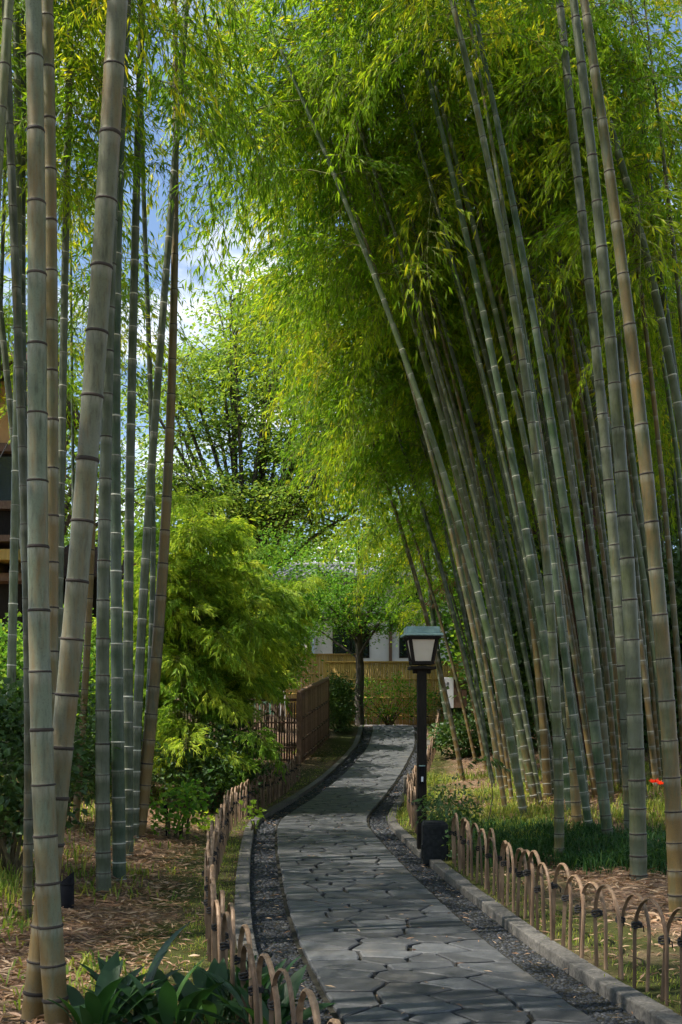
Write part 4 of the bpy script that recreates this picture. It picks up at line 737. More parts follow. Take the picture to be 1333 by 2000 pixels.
for q, (px, Y, rx, h, lab, mt) in enumerate([(1050, 31, 2.0, 4.9, 'dense green shrub deep behind the leaning row', 'mleaf'), (1090, 27, 2.0, 4.0, 'dark shrub behind the golden-footed bamboo', 'eleaf'), (1180, 26, 2.0, 4.2, 'dark shrub behind the shiny whitish bamboo', 'eleaf'), (1265, 25, 2.0, 4.0, 'shaded shrub behind the rust-mottled bamboo', 'eleaf'), (1340, 23, 1.6, 4.0, 'dark shrub closing the right edge', 'eleaf'), (1140, 33, 4.0, 9.5, 'tall dark evergreen far behind the right-hand grove', 'eleaf'), (1300, 31, 4.6, 10.0, 'broad dark evergreen far behind the right edge', 'eleaf'), (980, 40, 2.6, 7.0, 'green tree beside the white house', 'mleaf')]):
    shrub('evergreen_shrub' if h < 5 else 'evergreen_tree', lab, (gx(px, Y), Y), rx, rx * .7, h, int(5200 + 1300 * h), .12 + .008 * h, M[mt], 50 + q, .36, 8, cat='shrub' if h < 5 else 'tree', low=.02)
for q, (px, Y, rx, h, lab) in enumerate([(560, 53, 3.4, 9.5, 'round tree behind the white house roof'), (690, 55, 4.2, 11.0, 'tall green tree filling the gap above the white house'), (420, 54, 4.0, 8.5, 'broad tree on the rise behind the big zelkova'), (300, 50, 3.5, 8.0, 'dark tree behind the bank bamboos'), (160, 46, 3.5, 9.0, 'tall green tree beyond the timber house'), (820, 58, 4.5, 12.0, 'tree rising behind the white house on the lantern side')]):
    shrub('background_tree', lab, (gx(px, Y), Y), rx, rx, h, 9000, .22, M['zleaf'], 70 + q, .4, 6, 40, 'tree', low=.05)

# fern-like shrub by the stone block, sapling, red flowers
shrub('nandina_shrub', 'feathery nandina shrub growing over the dark stone block', (gx(885, 12.0), 12.0), .30, .26, .66, 900, .06, M['eleaf'], 90, .24, 6, 14, low=.25, updir=-.2)
shrub('nandina_shrub', 'low dark fern-like plant beside the stone block', (gx(905, 11.4), 11.4), .16, .14, .3, 300, .06, M['eleaf'], 91, .24, 4, low=.1)
sb = hit(950, 1612); sr = tag(empty('sapling', sb), 'thin bent sapling with drooping leaves behind the bow fence', 'sapling')
sp_ = np.array([P(x_, y_, sb.y) - sb for x_, y_ in [(950, 1614), (957, 1590), (962, 1560), (961, 1530), (957, 1505), (955, 1488)]]); V, Fs = tube(sp_, np.linspace(.008, .004, 6), 6); link(bpy.data.objects.new('stem', me_np('stem', V, Fs, M['stem'])), sr)
rg_ = np.random.default_rng(8); Bb = np.concatenate([sp_[-1] + np.array([s * t_ * .2, rg_.normal(0, .04), .03 - .12 * t_ * t_])[None] + rg_.normal(0, .015, (9, 3)) for s in (-1, 1) for t_ in (.15, .35, .55, .75, 1.0)]); Dd = np.sign(Bb[:, :1] - sp_[-1][0]) * np.array([[.8, 0, -.7]]) + rg_.normal(0, .3, (len(Bb), 3))
V, Fs = leaves_mesh(Bb, Dd, np.full(len(Bb), .09), np.full(len(Bb), .014), np.tile([[0, 0, 1.]], (len(Bb), 1)) + rg_.normal(0, .3, (len(Bb), 3))); link(bpy.data.objects.new('foliage', me_np('foliage', V, Fs, M['eleaf'], tint=np.repeat(rg_.uniform(0, 1, len(Bb)), 2))), sr)
for q, (px, py) in enumerate([(1278, 1562), (1291, 1567)]):
    c = hit(px, py + 18); fr = tag(empty('spider_lily', c), ('red flower left of the pair by the slim pale bamboo', 'red flower right of the pair by the slim pale bamboo')[q], 'flower', 'red flowers in the grove'); hgt = .34
    MB().tube([(0, 0, -.03), (.005, 0, hgt)], .004, 6).build('stem', M['twig'], fr)
    n_ = 46; a = rg_.uniform(0, 6.28, n_); d = np.stack([np.cos(a), np.sin(a), rg_.uniform(-.2, .9, n_)], -1); V, Fs = leaves_mesh(np.tile([[.005, 0, hgt]], (n_, 1)), d, rg_.uniform(.05, .085, n_), np.full(n_, .007), np.tile([[0, 0, 1.]], (n_, 1)) + rg_.normal(0, .2, (n_, 3)), .2, -.2)
    link(bpy.data.objects.new('blossom', me_np('blossom', V, Fs, M['redpetal'], tint=np.repeat(rg_.uniform(0, 1, n_), 2))), fr)

# broad-leaved plants in the bottom left corner: every blade a part
def blade_mesh(seed):
    rg = np.random.default_rng(seed); k = 9; t = np.linspace(0, 1, k); w_ = .046 * np.sin(np.pi * np.clip((t - .22) / .78, 0, 1)) ** .75 + .003; bend = rg.uniform(.25, .6); tw = rg.uniform(-.5, .5)
    x = .42 * bend * t ** 2.2; z = .42 * (t - .28 * bend * t ** 2.6); V = []
    for q in range(k):
        s = np.array([math.sin(tw * t[q]) * .4, math.cos(tw * t[q]), 0]); c = np.array([x[q], 0, z[q]]); up = np.array([-.3, 0, .2]) * w_[q]
        V += [c - s * w_[q] + up * .6, c, c + s * w_[q] + up * .6]
    i_ = np.arange(k - 1)[:, None] * 3; Fs = np.concatenate([i_ + [[0, 1, 4, 3]], i_ + [[1, 2, 5, 4]]], 0)
    return me_np('leaf_blade', np.array(V), Fs, M['aleaf'], tint=np.full(len(Fs), .4))
BL = [blade_mesh(s) for s in range(5)]
rga = random.Random(9)
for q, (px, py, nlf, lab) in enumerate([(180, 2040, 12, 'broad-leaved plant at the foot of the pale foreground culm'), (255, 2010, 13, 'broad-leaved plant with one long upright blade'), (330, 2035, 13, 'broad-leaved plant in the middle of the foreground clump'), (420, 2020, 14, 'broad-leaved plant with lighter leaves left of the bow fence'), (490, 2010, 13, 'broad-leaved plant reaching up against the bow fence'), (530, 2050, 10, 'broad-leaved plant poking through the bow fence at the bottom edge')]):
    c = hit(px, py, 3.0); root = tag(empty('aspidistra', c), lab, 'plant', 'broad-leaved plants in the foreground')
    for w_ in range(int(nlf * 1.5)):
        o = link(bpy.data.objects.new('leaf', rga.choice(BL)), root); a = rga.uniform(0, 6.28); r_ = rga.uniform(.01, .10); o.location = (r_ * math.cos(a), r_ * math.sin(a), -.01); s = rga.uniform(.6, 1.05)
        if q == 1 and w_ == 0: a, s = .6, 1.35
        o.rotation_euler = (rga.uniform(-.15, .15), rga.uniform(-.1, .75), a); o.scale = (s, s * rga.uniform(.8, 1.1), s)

# ------------------------------------------------------------------ bow fences
def bow_mesh(span, height, seed):
    rg = random.Random(seed); t = np.linspace(0, 1, 25); pts_ = []
    sp = span / 2; leg = height - sp * 1.35; tot = 2 * leg + math.pi * sp * 1.15
    for s in t:
        d = s * tot
        if d < leg: p = (-sp, -.06 + d * (leg + .06) / leg)
        elif d > tot - leg: p = (sp, leg - (d - tot + leg) * (leg + .06) / leg)
        else: a = math.pi * (1 - (d - leg) / (tot - 2 * leg)); p = (sp * math.cos(a), leg + sp * 1.35 * math.sin(a))
        pts_.append((p[0] + rg.uniform(-.0006, .0006), rg.uniform(-.0008, .0008), p[1]))
    pts_ = np.array(pts_); T = np.gradient(pts_, axis=0); T /= np.linalg.norm(T, axis=1)[:, None]; N = np.cross(T, [[0, 1., 0]]); V = []
    for p, nn, s in zip(pts_, N, t):
        for a_, b_ in ((-.013, -.002), (.013, -.002), (.010, .005), (0, .0075), (-.010, .005)): V.append(p + np.array([0, a_, 0]) - nn * b_ * -1)
    k = 5; i_ = np.arange(len(t) - 1)[:, None] * k; j_ = np.arange(k)[None]; j2 = (j_ + 1) % k
    return me_np('bow', np.array(V), np.stack([i_ + j_, i_ + j2, i_ + k + j2, i_ + k + j_], -1).reshape(-1, 4), M['splitb'], smooth_sh=False)
tie_mb = MB()
for q in range(3): tie_mb.tube([(math.cos(a) * .030, math.sin(a) * .030, .012 * (q - 1) + .006 * math.sin(a * 2 + q)) for a in np.linspace(0, 6.283, 11)], .006, 5, cap=False)
tie_mb.tube([(.03, -.02, 0), (.045, -.05, -.015), (.05, -.055, -.05)], .004, 4)
tie_o = tie_mb.build('tie', M['cord'], None, True); TIE = tie_o.data; bpy.data.objects.remove(tie_o)
BOWS = [bow_mesh(.35, .53, s) for s in range(5)]; WBOW = [bow_mesh(.62, .56, 20), bow_mesh(.5, .5, 21)]
def bow_fence(label, line, step, bows, hs=1.0, jit=.03, tie_h=.34, spread=.19):
    line = np.array(line, float); seg = np.linalg.norm(np.diff(line, axis=0), axis=1); cum = np.concatenate([[0], np.cumsum(seg)]); n_ = int(cum[-1] / step)
    c0 = line[len(line) // 2]; root = tag(empty('bow_fence', (c0[0], c0[1], float(G(c0[0], c0[1])))), label, 'fence', 'low split-bamboo bow fences'); c0 = np.array(root.location)
    for q in range(n_ + 1):
        s = q * step; x, y = np.interp(s, cum, line[:, 0]), np.interp(s, cum, line[:, 1]); x2, y2 = np.interp(s + .05, cum, line[:, 0]), np.interp(s + .05, cum, line[:, 1]); x1, y1 = np.interp(s - .05, cum, line[:, 0]), np.interp(s - .05, cum, line[:, 1])
        a = math.atan2(y2 - y1, x2 - x1); z = float(G(x, y)); o = link(bpy.data.objects.new('bow', random.choice(bows)), root); of = .012 * (1 if q % 2 else -1)
        o.location = np.array([x - math.sin(a) * of, y + math.cos(a) * of, z + random.uniform(-.03, .015)]) - c0; o.rotation_euler = (random.uniform(-jit, jit) * 1.6, random.uniform(-jit, jit) * 1.3, a + random.uniform(-.04, .04)); o.scale = (random.uniform(.94, 1.08), random.uniform(.72, 1.02), hs * random.uniform(.92, 1.04))
        t_ = link(bpy.data.objects.new('tie', TIE), o); t_.location = (spread * .9, -of, tie_h + random.uniform(-.02, .02)); t_.rotation_euler = (0, 0, random.uniform(-.4, .4))
lf = [(-.02, 3.55), (-.12, 4.0), (-.20, 4.3), (-.32, 4.73), (-.41, 5.05), (-.54, 5.5), (-.68, 6.2), (-.82, 7.04), (-1.02, 8.6), (-1.16, 10.5), (-1.30, 12.5), (-1.42, 14.2), (-1.43, 15.6), (-1.34, 17.2), (-1.17, 19.0), (-1.02, 21.0), (-.93, 22.6), (-.86, 23.6)]
bow_fence('low bamboo bow fence along the bank, curving to the brown fence corner', lf, .285, BOWS)
rf_ = [(1.76, 5.1), (1.66, 5.75), (1.56, 6.4), (1.46, 6.9), (1.38, 7.5), (1.32, 8.2), (1.27, 9.0), (1.22, 9.8), (1.14, 10.6), (1.12, 11.3)]
bow_fence('low bamboo bow fence curving along the grove from the bottom right to the stone block', rf_, .275, BOWS)
rf2 = [(.96, 13.6), (.95, 15.0), (.98, 16.4), (1.12, 18.0), (1.34, 20.0), (1.62, 22.5), (1.94, 25.0), (2.25, 27.5), (2.55, 30.0), (2.8, 32.5), (2.95, 34.0)]
bow_fence('low bamboo bow fence running from the lantern to the far end of the path', rf2, .29, BOWS, 1.05)
bow_fence('wide arched bow fence under the maple at the end of the path', [(.45, 35.4), (1.4, 35.5), (2.4, 35.45), (3.1, 35.2)], .52, WBOW, 1.0, .06, .3, .25)

# ------------------------------------------------------------------ lantern
LY = 12.5; lx = gx(824, LY); lz = float(G(lx, LY)); lp = tag(empty('street_lantern', (lx, LY, lz), R(4)), 'dark wooden post lantern with a green copper roof and pale panels beside the path', 'lantern')
def lh(py): return CH - (py - HY) * LY / F - lz
zp = lh(1300); pk = LY / F
MB().box((0, 0, zp / 2 - .05), (.10, .10, zp + .1)).build('post', M['blackwood'], lp, bevel=.006)
MB().box((0, 0, lh(1305)), (.285, .285, .035)).build('base_plate', M['blackwood'], lp, bevel=.004)
MB().box((0, 0, lh(1311) ), (.20, .05, .05)).build('bracket', M['blackwood'], lp, bevel=.004)
z0, z1 = lh(1299) + .004, lh(1246); w0, w1 = .205, .30
for sx, sy in ((-1, -1), (1, -1), (1, 1), (-1, 1)):
    MB().tube([(sx * (w0 / 2), sy * (w0 / 2), z0), (sx * (w1 / 2), sy * (w1 / 2), z1)], .021, 4).build('frame_post', M['blackwood'], lp)
for zf, wf, hf in ((z0 + .018, w0 + .012, .035), (z1 - .012, w1 + .02, .026)):
    for a in range(4):
        c, s = math.cos(a * math.pi / 2), math.sin(a * math.pi / 2); MB().box((-s * wf / 2 * -1 * -1, c * wf / 2 * -1, zf), (wf, .026, hf), a * math.pi / 2).build('frame_rail', M['blackwood'], lp) if False else MB().box((s * wf / 2, -c * wf / 2, zf), (wf, .026, hf), a * math.pi / 2).build('frame_rail', M['blackwood'], lp)
for a in range(4):
    c, s = math.cos(a * math.pi / 2), math.sin(a * math.pi / 2); V = []
    for zz_, ww in ((z0 + .03, w0), (z1 - .02, w1)):
        for u in (-1, 1): V.append((c * u * (ww / 2 - .012) + s * (ww / 2 - .004), s * u * (ww / 2 - .012) - c * (ww / 2 - .004), zz_))
    MB().add(V, [(0, 1, 3, 2)]).build('panel', M['paper'], lp)
rp = lp; ro = MB().box((0, 0, lh(1241)), (.425, .425, .030), 0, .985).build('roof', M['copper'], rp, bevel=.006)
MB().box((0, 0, lh(1231.5)), (.37, .30, .070), 0, .98).build('roof_ridge', M['copper'], ro, bevel=.005)
MB().box((0, 0, lh(1246.5)), (.38, .38, .02)).build('eave_board', M['blackwood'], ro)
sn = MB().box((-.005, -.062, lh(1513)), (.058, .03, .20)).build('sensor_box', M['black'], lp, bevel=.004)
MB().box((-.005, -.066, lh(1511) + .09), (.07, .045, .012)).build('sensor_roof', M['copper'], sn); MB().box((-.005, -.0785, lh(1521)), (.022, .004, .055)).build('sensor_lens', M['white'], sn)

# stone blocks by the path
c = P(851, 1684, 11.55); sbk = tag(empty('stone_block', (c.x, c.y, float(PH(c.y)))), 'dark square stone block at the start of the bow fence beside the lantern', 'stone block')
MB().box((0, .1, .19), (.26, .26, .42)).build('block', M['darkstone'], sbk, bevel=.012); MB().box((-.01, .1, .412), (.235, .235, .022), 0, .9).build('cap', M['darkstone'], sbk, bevel=.006); MB().box((-.136, .03, .12), (.016, .09, .14)).build('plate', M['darkstone'], sbk, bevel=.003)
c = P(797, 1552, 20.6); sb2 = tag(empty('stone_block', (c.x, c.y, float(PH(c.y)) + .02)), 'small grey stone block past the lantern beside the far gutter', 'stone block')
MB().box((0, 0, .15), (.15, .2, .36)).build('block', M['granite'], sb2, bevel=.01); MB().box((0, 0, .337), (.14, .19, .02), 0, .92).build('cap', M['granite'], sb2, bevel=.004)

# black tube lamp and spike lamp on the bank
c = hit(131, 1772, 6); tl = tag(empty('bamboo_tube_lamp', c), 'black slant-cut tube lamp standing on the bank behind the thick culms', 'lamp'); tw = 14 * c.y / F; th_ = 62 * c.y / F
a = np.arange(24) * 2 * math.pi / 24; V = [(tw * math.cos(q), tw * math.sin(q), -.03) for q in a] + [(tw * math.cos(q), tw * math.sin(q), th_ + tw * .8 * math.cos(q) - .02) for q in a] + [(tw * .86 * math.cos(q), tw * .86 * math.sin(q), th_ + tw * .8 * math.cos(q) - .02) for q in a] + [(tw * .86 * math.cos(q), tw * .86 * math.sin(q), .05) for q in a]
MB().add(V, [(k_ * 24 + q, k_ * 24 + (q + 1) % 24, k_ * 24 + 24 + (q + 1) % 24, k_ * 24 + 24 + q) for k_ in range(3) for q in range(24)]).build('tube', M['black'], tl, True)
MB().tube([(tw * 1.02 * math.cos(q), tw * 1.02 * math.sin(q), th_ * .72) for q in np.linspace(0, 6.283, 20)], .004, 5, cap=False).build('band', M['black'], tl, True)
c = hit(325, 1634); sl = tag(empty('spike_lamp', c), 'thin black garden spotlight on a stake beside the small shrub', 'lamp'); k_ = c.y / F
MB().tube([(0, 0, -.05), (.004, 0, .05), (-.002, 0, .12), (.006, 0, 42 * k_)], .009, 6).build('stake', M['black'], sl); MB().tube([(.012, -.02, 34 * k_), (0, -.01, 48 * k_), (-.02, .0, 66 * k_)], [.022, .03, .026], 10).build('lamp_head', M['black'], sl); MB().tube([(.006, 0, 28 * k_), (.02, -.01, 40 * k_)], .012, 6).build('bracket', M['black'], sl)
c = Vector((gx(467, 20.2), 20.2, 0)); c.z = float(G(c.x, c.y)); pm = tag(empty('plant_marker', c), 'small white name stake in the shade of the dwarf bamboo', 'marker')
MB().box((0, 0, .22), (.018, .012, .5)).build('stake', M['brownwood'], pm); MB().box((0, -.008, .62), (.045, .008, .32)).build('plate', M['white'], pm, bevel=.002)

# ------------------------------------------------------------------ brown brushwood fence
FC = np.array([gx(585, 26.2), 26.2]); FE = np.array([gx(640, 31.2), 31.2]); FL = FC + np.array([-4.6, .6])
def gz_(p): return float(PH(p[1])) + .06
bf = tag(empty('brushwood_fence', (FC[0], FC[1], gz_(FC))), 'brown brushwood fence with tied bamboo bands beside the far path', 'fence'); o0 = np.array([FC[0], FC[1], gz_(FC)]); FH = 1.62
d = FE - FC; Ln = np.linalg.norm(d); a = math.atan2(d[1], d[0]); ns = 46
me_s = None
for q in range(ns):
    p = FC + d * (q + .5) / ns; h = FH + random.uniform(-.03, .02)
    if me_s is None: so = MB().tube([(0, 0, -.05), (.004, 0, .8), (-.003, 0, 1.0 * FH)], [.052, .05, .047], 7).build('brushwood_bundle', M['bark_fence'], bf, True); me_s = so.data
    else: so = link(bpy.data.objects.new('brushwood_bundle', me_s), bf)
    so.location = (p[0] - o0[0], p[1] - o0[1], gz_(p) - o0[2]); so.scale = (random.uniform(.9, 1.1), random.uniform(.6, .9), h / FH); so.rotation_euler.z = a + random.uniform(-.2, .2)
nrm = np.array([math.sin(a), -math.cos(a)])
for hh in (.12, .55, 1.05):
    pa, pb = FC + nrm * .055, FE + nrm * .055; bd = MB().tube([(pa[0] - o0[0], pa[1] - o0[1], hh), (pb[0] - o0[0], pb[1] - o0[1], gz_(FE) - o0[2] + hh)], .022, 8).build('band', M['brownwood'], bf, True)
    for q in range(11):
        p = pa + (pb - pa) * (q + .5) / 11; z = hh + (gz_(FE) - o0[2]) * (q + .5) / 11; MB().tube([(.028 * math.cos(t), .0, .028 * math.sin(t)) for t in np.linspace(0, 6.28, 9)], .007, 5, cap=False).build('knot', M['cord'], bd, loc=(p[0] - o0[0], p[1] - o0[1], z), rot=(0, 0, a + math.pi / 2))
MB().tube([(0, 0, FH + .03), (FE[0] - o0[0], FE[1] - o0[1], gz_(FE) - o0[2] + FH + .03)], .055, 9).build('cap_rail', M['bark_fence'], bf, True)
d2 = FL - FC; a2 = math.atan2(d2[1], d2[0]); ms2 = None
for q in range(76):
    p = FC + d2 * (q + .8) / 76
    if ms2 is None: so = MB().tube([(0, 0, -.05), (.003, .002, .7), (-.004, 0, 1.42)], [.024, .023, .020], 6).build('slat', M['shadedbrush'], bf, True); ms2 = so.data
    else: so = link(bpy.data.objects.new('slat', ms2), bf)
    so.location = (p[0] - o0[0], p[1] - o0[1], random.uniform(-.02, .02)); so.rotation_euler = (random.uniform(-.012, .012), random.uniform(-.012, .012), random.uniform(0, 6))
for hh in (.38, .95): MB().tube([(0, -.03, hh), (d2[0], d2[1] - .03, hh)], .018, 7).build('band', M['brownwood'], bf, True)
MB().tube([(0, 0, 1.48), (d2[0], d2[1], 1.48)], .032, 9).build('cap_rail', M['brownwood'], bf, True)
MB().box((.0, -.02, .78), (.115, .115, 1.72)).build('corner_post', M['brownwood'], bf, bevel=.006); MB().box((FE[0] - o0[0], FE[1] - o0[1], gz_(FE) - o0[2] + .82), (.11, .11, 1.76)).build('end_post', M['brownwood'], bf, bevel=.006)

# ------------------------------------------------------------------ white house, yellow fences, sign
HYd = 46.0
def hx(px): return gx(px, HYd)
def hz(py): return CH - (py - HY) * HYd / F
hb = tag(empty('white_house', (hx(740), HYd, 1.25)), 'white plastered two-storey house with dark windows at the end of the path', 'building'); H0 = np.array([hx(740), HYd, 1.25])
def hpart(name, x0, x1, y0, y1, dep, off, mat, parent=hb, bev=0):
    """box part given by photo rows and columns on the facade, dep thick, its front off metres before the facade"""
    return MB().box((((hx(x0) + hx(x1)) / 2) - H0[0], -off + dep / 2, (hz(y0) + hz(y1)) / 2 - H0[2]), (abs(hx(x1) - hx(x0)), dep, abs(hz(y0) - hz(y1)))).build(name, mat, parent, bevel=bev)
hpart('wall', 540, 893, 1130, 1425, 5.0, 0, M['plaster']); hpart('floor_beam', 536, 897, 1198, 1210, .3, .16, M['brownwood']); hpart('eaves_beam', 536, 897, 1128, 1138, .3, .2, M['brownwood'])
for x0, x1, y0, y1 in [(650, 722, 1224, 1285), (780, 812, 1224, 1285), (560, 588, 1224, 1285), (670, 712, 1152, 1182), (790, 830, 1152, 1182)]:
    w_ = hpart('window', x0, x1, y0, y1, .1, .03, M['blackwood']); xm = (x0 + x1) / 2
    hpart('pane', x0 + 2, xm - 1.5, y0 + 3, y1 - 3, .02, .045, M['glass'], w_); hpart('pane', xm + 1.5, x1 - 2, y0 + 3, y1 - 3, .02, .045, M['glass'], w_)
for x0 in (600, 760, 888): hpart('timber_post', x0, x0 + 6, 1210, 1300, .2, .08, M['brownwood'])
V = [(hx(520) - H0[0], -.9, hz(1130) - H0[2]), (hx(915) - H0[0], -.9, hz(1130) - H0[2]), (hx(880) - H0[0], 2.6, hz(1090) - H0[2]), (hx(555) - H0[0], 2.6, hz(1090) - H0[2]), (hx(915) - H0[0], 6, hz(1130) - H0[2]), (hx(520) - H0[0], 6, hz(1130) - H0[2])]
V += [(v[0], v[1], v[2] - .15) for v in (V[0], V[1], V[4], V[5])]
rf = MB().add(V, [(0, 1, 2, 3), (4, 5, 3, 2), (0, 3, 5), (1, 4, 2), (0, 6, 7, 1), (1, 7, 8, 4), (4, 8, 9, 5), (5, 9, 6, 0), (6, 9, 8, 7)]).build('roof', M['tile'], hb)
for q in range(34):
    t = (q + .5) / 34; xa = hx(520) + (hx(915) - hx(520)) * t - H0[0]; xb_ = hx(555) + (hx(880) - hx(555)) * t - H0[0]; MB().tube([(xa, -.9, hz(1130) - H0[2] + .02), (xb_, 2.6, hz(1090) - H0[2] + .02)], .05, 6).build('roof_tile_row', M['tile'], rf, True)
MB().tube([(hx(552) - H0[0], 2.6, hz(1090) - H0[2] + .06), (hx(883) - H0[0], 2.6, hz(1090) - H0[2] + .06)], .13, 8).build('ridge', M['tile'], rf, True)
MB().tube([(hx(612) - H0[0], -.18, .2), (hx(612) - H0[0], -.18, hz(1215) - H0[2])], .055, 8).build('downpipe', M['pipe'], hb, True)
hpart('porch_roof', 980, 1045, 1018, 1030, 2.2, 2.0, M['tile']) if False else None

def yellow_fence(label, px0, px1, pyt, Y, zb):
    x0, x1 = gx(px0, Y), gx(px1, Y); zt = CH - (pyt - HY) * Y / F; root = tag(empty('bamboo_fence', ((x0 + x1) / 2, Y, zb)), label, 'fence'); c = (x0 + x1) / 2; n_ = int((x1 - x0) / .062); ms = None
    for q in range(n_):
        if ms is None: o = MB().tube([(0, 0, -.05), (0, 0, (zt - zb) / 2), (0, 0, zt - zb)], .031, 7).build('slat', M['yellowb'], root, True); ms = o.data
        else: o = link(bpy.data.objects.new('slat', ms), root)
        o.location = (x0 - c + (q + .5) * .062, random.uniform(-.004, .004), random.uniform(-.006, .006)); o.rotation_euler.z = random.uniform(0, 6)
    for f in (.12, .42, .72): MB().tube([(x0 - c, -.045, (zt - zb) * f), (x1 - c, -.045, (zt - zb) * f)], .024, 7).build('band', M['yellowb'], root, True)
    MB().box((0, 0, zt - zb + .02), (x1 - x0 + .08, .13, .05)).build('cap_rail', M['yellowb'], root, bevel=.01)
    for xe in (x0, x1): MB().box((xe - c, .02, (zt - zb) / 2), (.09, .09, zt - zb + .04)).build('post', M['yellowb'], root, bevel=.008)
yellow_fence('yellow bamboo screen fence right behind the maple trunk', 634, 905, 1294, 38.5, 1.28)
yellow_fence('taller yellow bamboo screen further back left of the maple', 560, 706, 1279, 42.5, 1.3)
c = Vector((gx(876, 29.5), 29.5, 0)); c.z = float(G(c.x, c.y)); sg = tag(empty('notice_sign', c), 'white upright notice sign with two dark characters behind the lantern', 'sign'); k_ = c.y / F
def sz(py): return CH - (py - HY) * k_ - c.z
MB().box((0, .02, sz(1353)), (21 * k_, .03, (1383 - 1323) * k_)).build('board', M['white'], sg, bevel=.004)
for sx in (-.1, .1): MB().box((sx, .05, sz(1383) / 2 + .02), (.04, .04, sz(1383) + .3)).build('post', M['blackwood'], sg)
# two small brush characters
for pyc in (1335, 1342):
    mb = MB(); s = .040
    for (dx_, dz_, w_, h_) in ((0, .7, 1.3, .22), (-.55, -.2, .22, 1.3), (.5, -.15, .22, 1.2), (0, .05, 1.0, .2), (0, -.7, 1.25, .2)): mb.box((dx_ * s - .01, .003, sz(pyc) + dz_ * s), (w_ * s, .002, h_ * s))
    mb.build('character', M['ink'], sg)
bb = tag(empty('notice_board', (gx(897, 30.2), 30.2, float(G(gx(897, 30.2), 30.2)))), 'dark brown board beside the white notice sign', 'board'); k_ = 30.2 / F; bz = bb.location.z
MB().box((0, 0, CH + 45 * k_ - bz), (30 * k_, .04, 55 * k_)).build('panel', M['brownwood'], bb, bevel=.005); MB().box((0, -.03, CH + 71 * k_ - bz), (32 * k_, .06, .05)).build('top_rail', M['blackwood'], bb)
for sx in (-.2, .2): MB().box((sx, .05, .35), (.06, .06, .9)).build('post', M['blackwood'], bb)

# ------------------------------------------------------------------ timber house at the left edge
TY = 20.5
def tx(px): return gx(px, TY)
def tz(py): return CH - (py - HY) * TY / F
T0 = np.array([tx(-60), TY, float(G(tx(-60), TY))]); th = tag(empty('timber_house', T0), 'timber house with ochre gable and large windows at the left edge', 'building')
def tpart(name, x0, x1, y0, y1, dep, off, mat, parent=th, bev=0): return MB().box(((tx(x0) + tx(x1)) / 2 - T0[0], -off + dep / 2, (tz(y0) + tz(y1)) / 2 - T0[2]), (abs(tx(x1) - tx(x0)), dep, abs(tz(y0) - tz(y1)))).build(name, mat, parent, bevel=bev)
tpart('gable_wall', -330, 46, 745, 868, 3.2, 0, M['ochre']); tpart('lower_wall', -330, 40, 990, 1420, 3.0, -.05, M['blackwood']); tpart('lintel', -335, 52, 868, 884, .25, .12, M['brownwood']); tpart('sill_beam', -335, 52, 980, 996, .25, .12, M['brownwood'])
for x0 in (-200, -120, -40, 38): tpart('timber_post', x0, x0 + 9, 884, 980, .2, .06, M['brownwood'])
for x0 in (-191, -111, -31): tpart('pane', x0, x0 + 69, 884, 980, .03, -.1, M['glass'])
tpart('balcony_beam', -335, 62, 1085, 1105, .9, .8, M['yellowb']); tpart('balcony_floor', -335, 60, 1060, 1072, 1.0, .9, M['brownwood']); tpart('balcony_beam', -335, 58, 1125, 1140, .5, .45, M['brownwood'])  # first balcony beam: sunlit yellow put into its colour
for q in range(5): tpart('bracket', -100 + q * 36, -92 + q * 36, 1105, 1125, .6, .6, M['brownwood'])
V = [(tx(-350) - T0[0], -.9, tz(735) - T0[2]), (tx(75) - T0[0], -.9, tz(735) - T0[2]), (tx(75) - T0[0], 3.8, tz(735) - T0[2]), (tx(-350) - T0[0], 3.8, tz(735) - T0[2]), (tx(-350) - T0[0], 1.4, tz(640) - T0[2]), (tx(75) - T0[0], 1.4, tz(640) - T0[2])]
MB().add(V, [(0, 1, 5, 4), (2, 3, 4, 5), (1, 2, 5), (3, 0, 4), (3, 2, 1, 0)]).build('roof', M['redbark'], th)
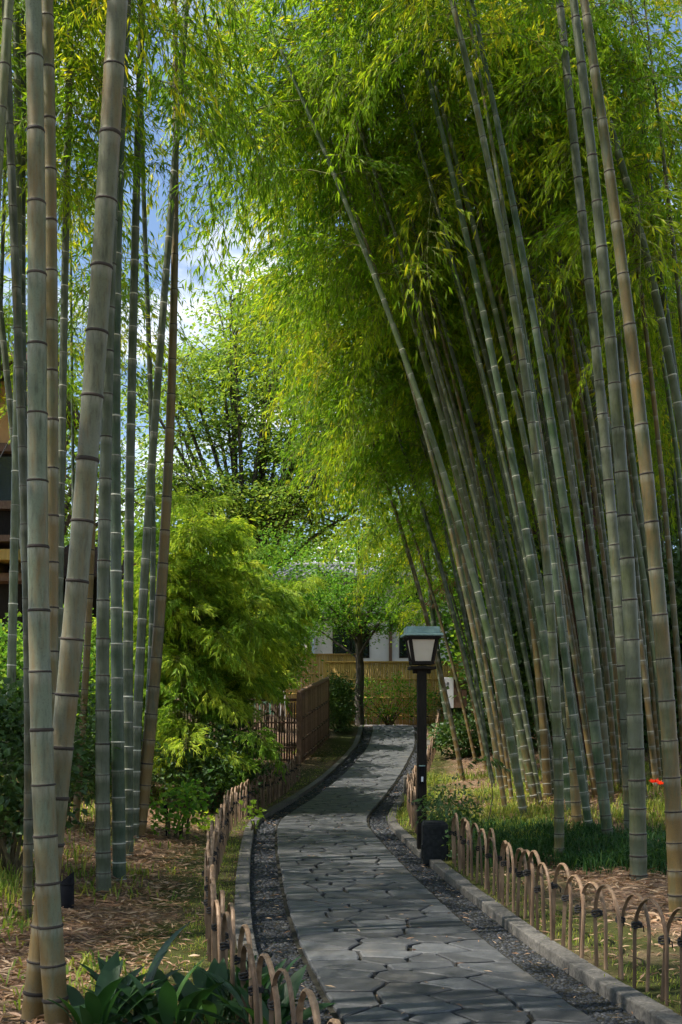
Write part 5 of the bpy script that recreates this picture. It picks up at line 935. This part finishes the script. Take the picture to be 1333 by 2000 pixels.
ac = tpart('air_conditioner', -28, 13, 990, 1045, .35, 1.0, M['acwhite'], None, .01); ac.parent = None; ac.location = ac.location + Vector(T0); tag(ac, 'cream air conditioner unit on the timber house balcony', 'air conditioner')
rl = tag(empty('low_roof', (tx(120), TY + 3, float(G(tx(120), TY + 3)))), 'low red-brown roofed shed glimpsed between the bank culms', 'building'); zz0 = rl.location.z
MB().box((0, 0, 1.9), (1.5, 2, 3.8)).build('wall', M['blackwood'], rl)
MB().add([(-1.1, -1.4, 3.7), (1.1, -1.4, 3.7), (1.1, 1.4, 3.7), (-1.1, 1.4, 3.7), (-1.1, 0, 4.5), (1.1, 0, 4.5)], [(0, 1, 5, 4), (2, 3, 4, 5), (1, 2, 5), (3, 0, 4), (3, 2, 1, 0)]).build('roof', M['redbark'], rl)
for q, (x0, y0, x1, y1) in enumerate([(-200, 1060, 90, 700), (-40, 960, 64, 770)]):
    p0, p1 = P(x0, y0, 15.5), P(x1, y1, 19); o = MB().tube([tuple(p0 + (p1 - p0) * t - Vector((0, 0, .25 * t * (1 - t)))) for t in np.linspace(0, 1, 9)], .010, 5).build('cable', M['cord'], None, True); tag(o, ('upper black cable slanting past the timber house', 'lower thin cable slanting past the timber house')[q], 'cable')

# wooded hill far behind
hv = []; nx_ = 60
for r_ in range(6):
    for q in range(nx_):
        x = -160 + q * 320 / (nx_ - 1); hv.append((x, 130 + r_ * 26, 1 + (r_ / 5) ** .8 * (22 + 8 * math.sin(x * .045 + 1) + 5 * math.sin(x * .11) + random.uniform(-1, 1))))
i_ = np.arange(5)[:, None] * nx_; j_ = np.arange(nx_ - 1)[None]
M['hill'] = simple('wooded_hill', (.02, .05, .035), (.06, .10, .06), .35, .95, .8, 1.5, None, 0, .1, True)
tag(link(bpy.data.objects.new('hill', me_np('hill', np.array(hv), np.stack([i_ + j_, i_ + j_ + 1, i_ + nx_ + j_ + 1, i_ + nx_ + j_], -1).reshape(-1, 4), M['hill']))), 'wooded hillside far behind the houses', kind='structure')
print('branches', n_branch, 'objects', len(bpy.data.objects), 'tris', sum(len(me.polygons) for me in bpy.data.meshes))
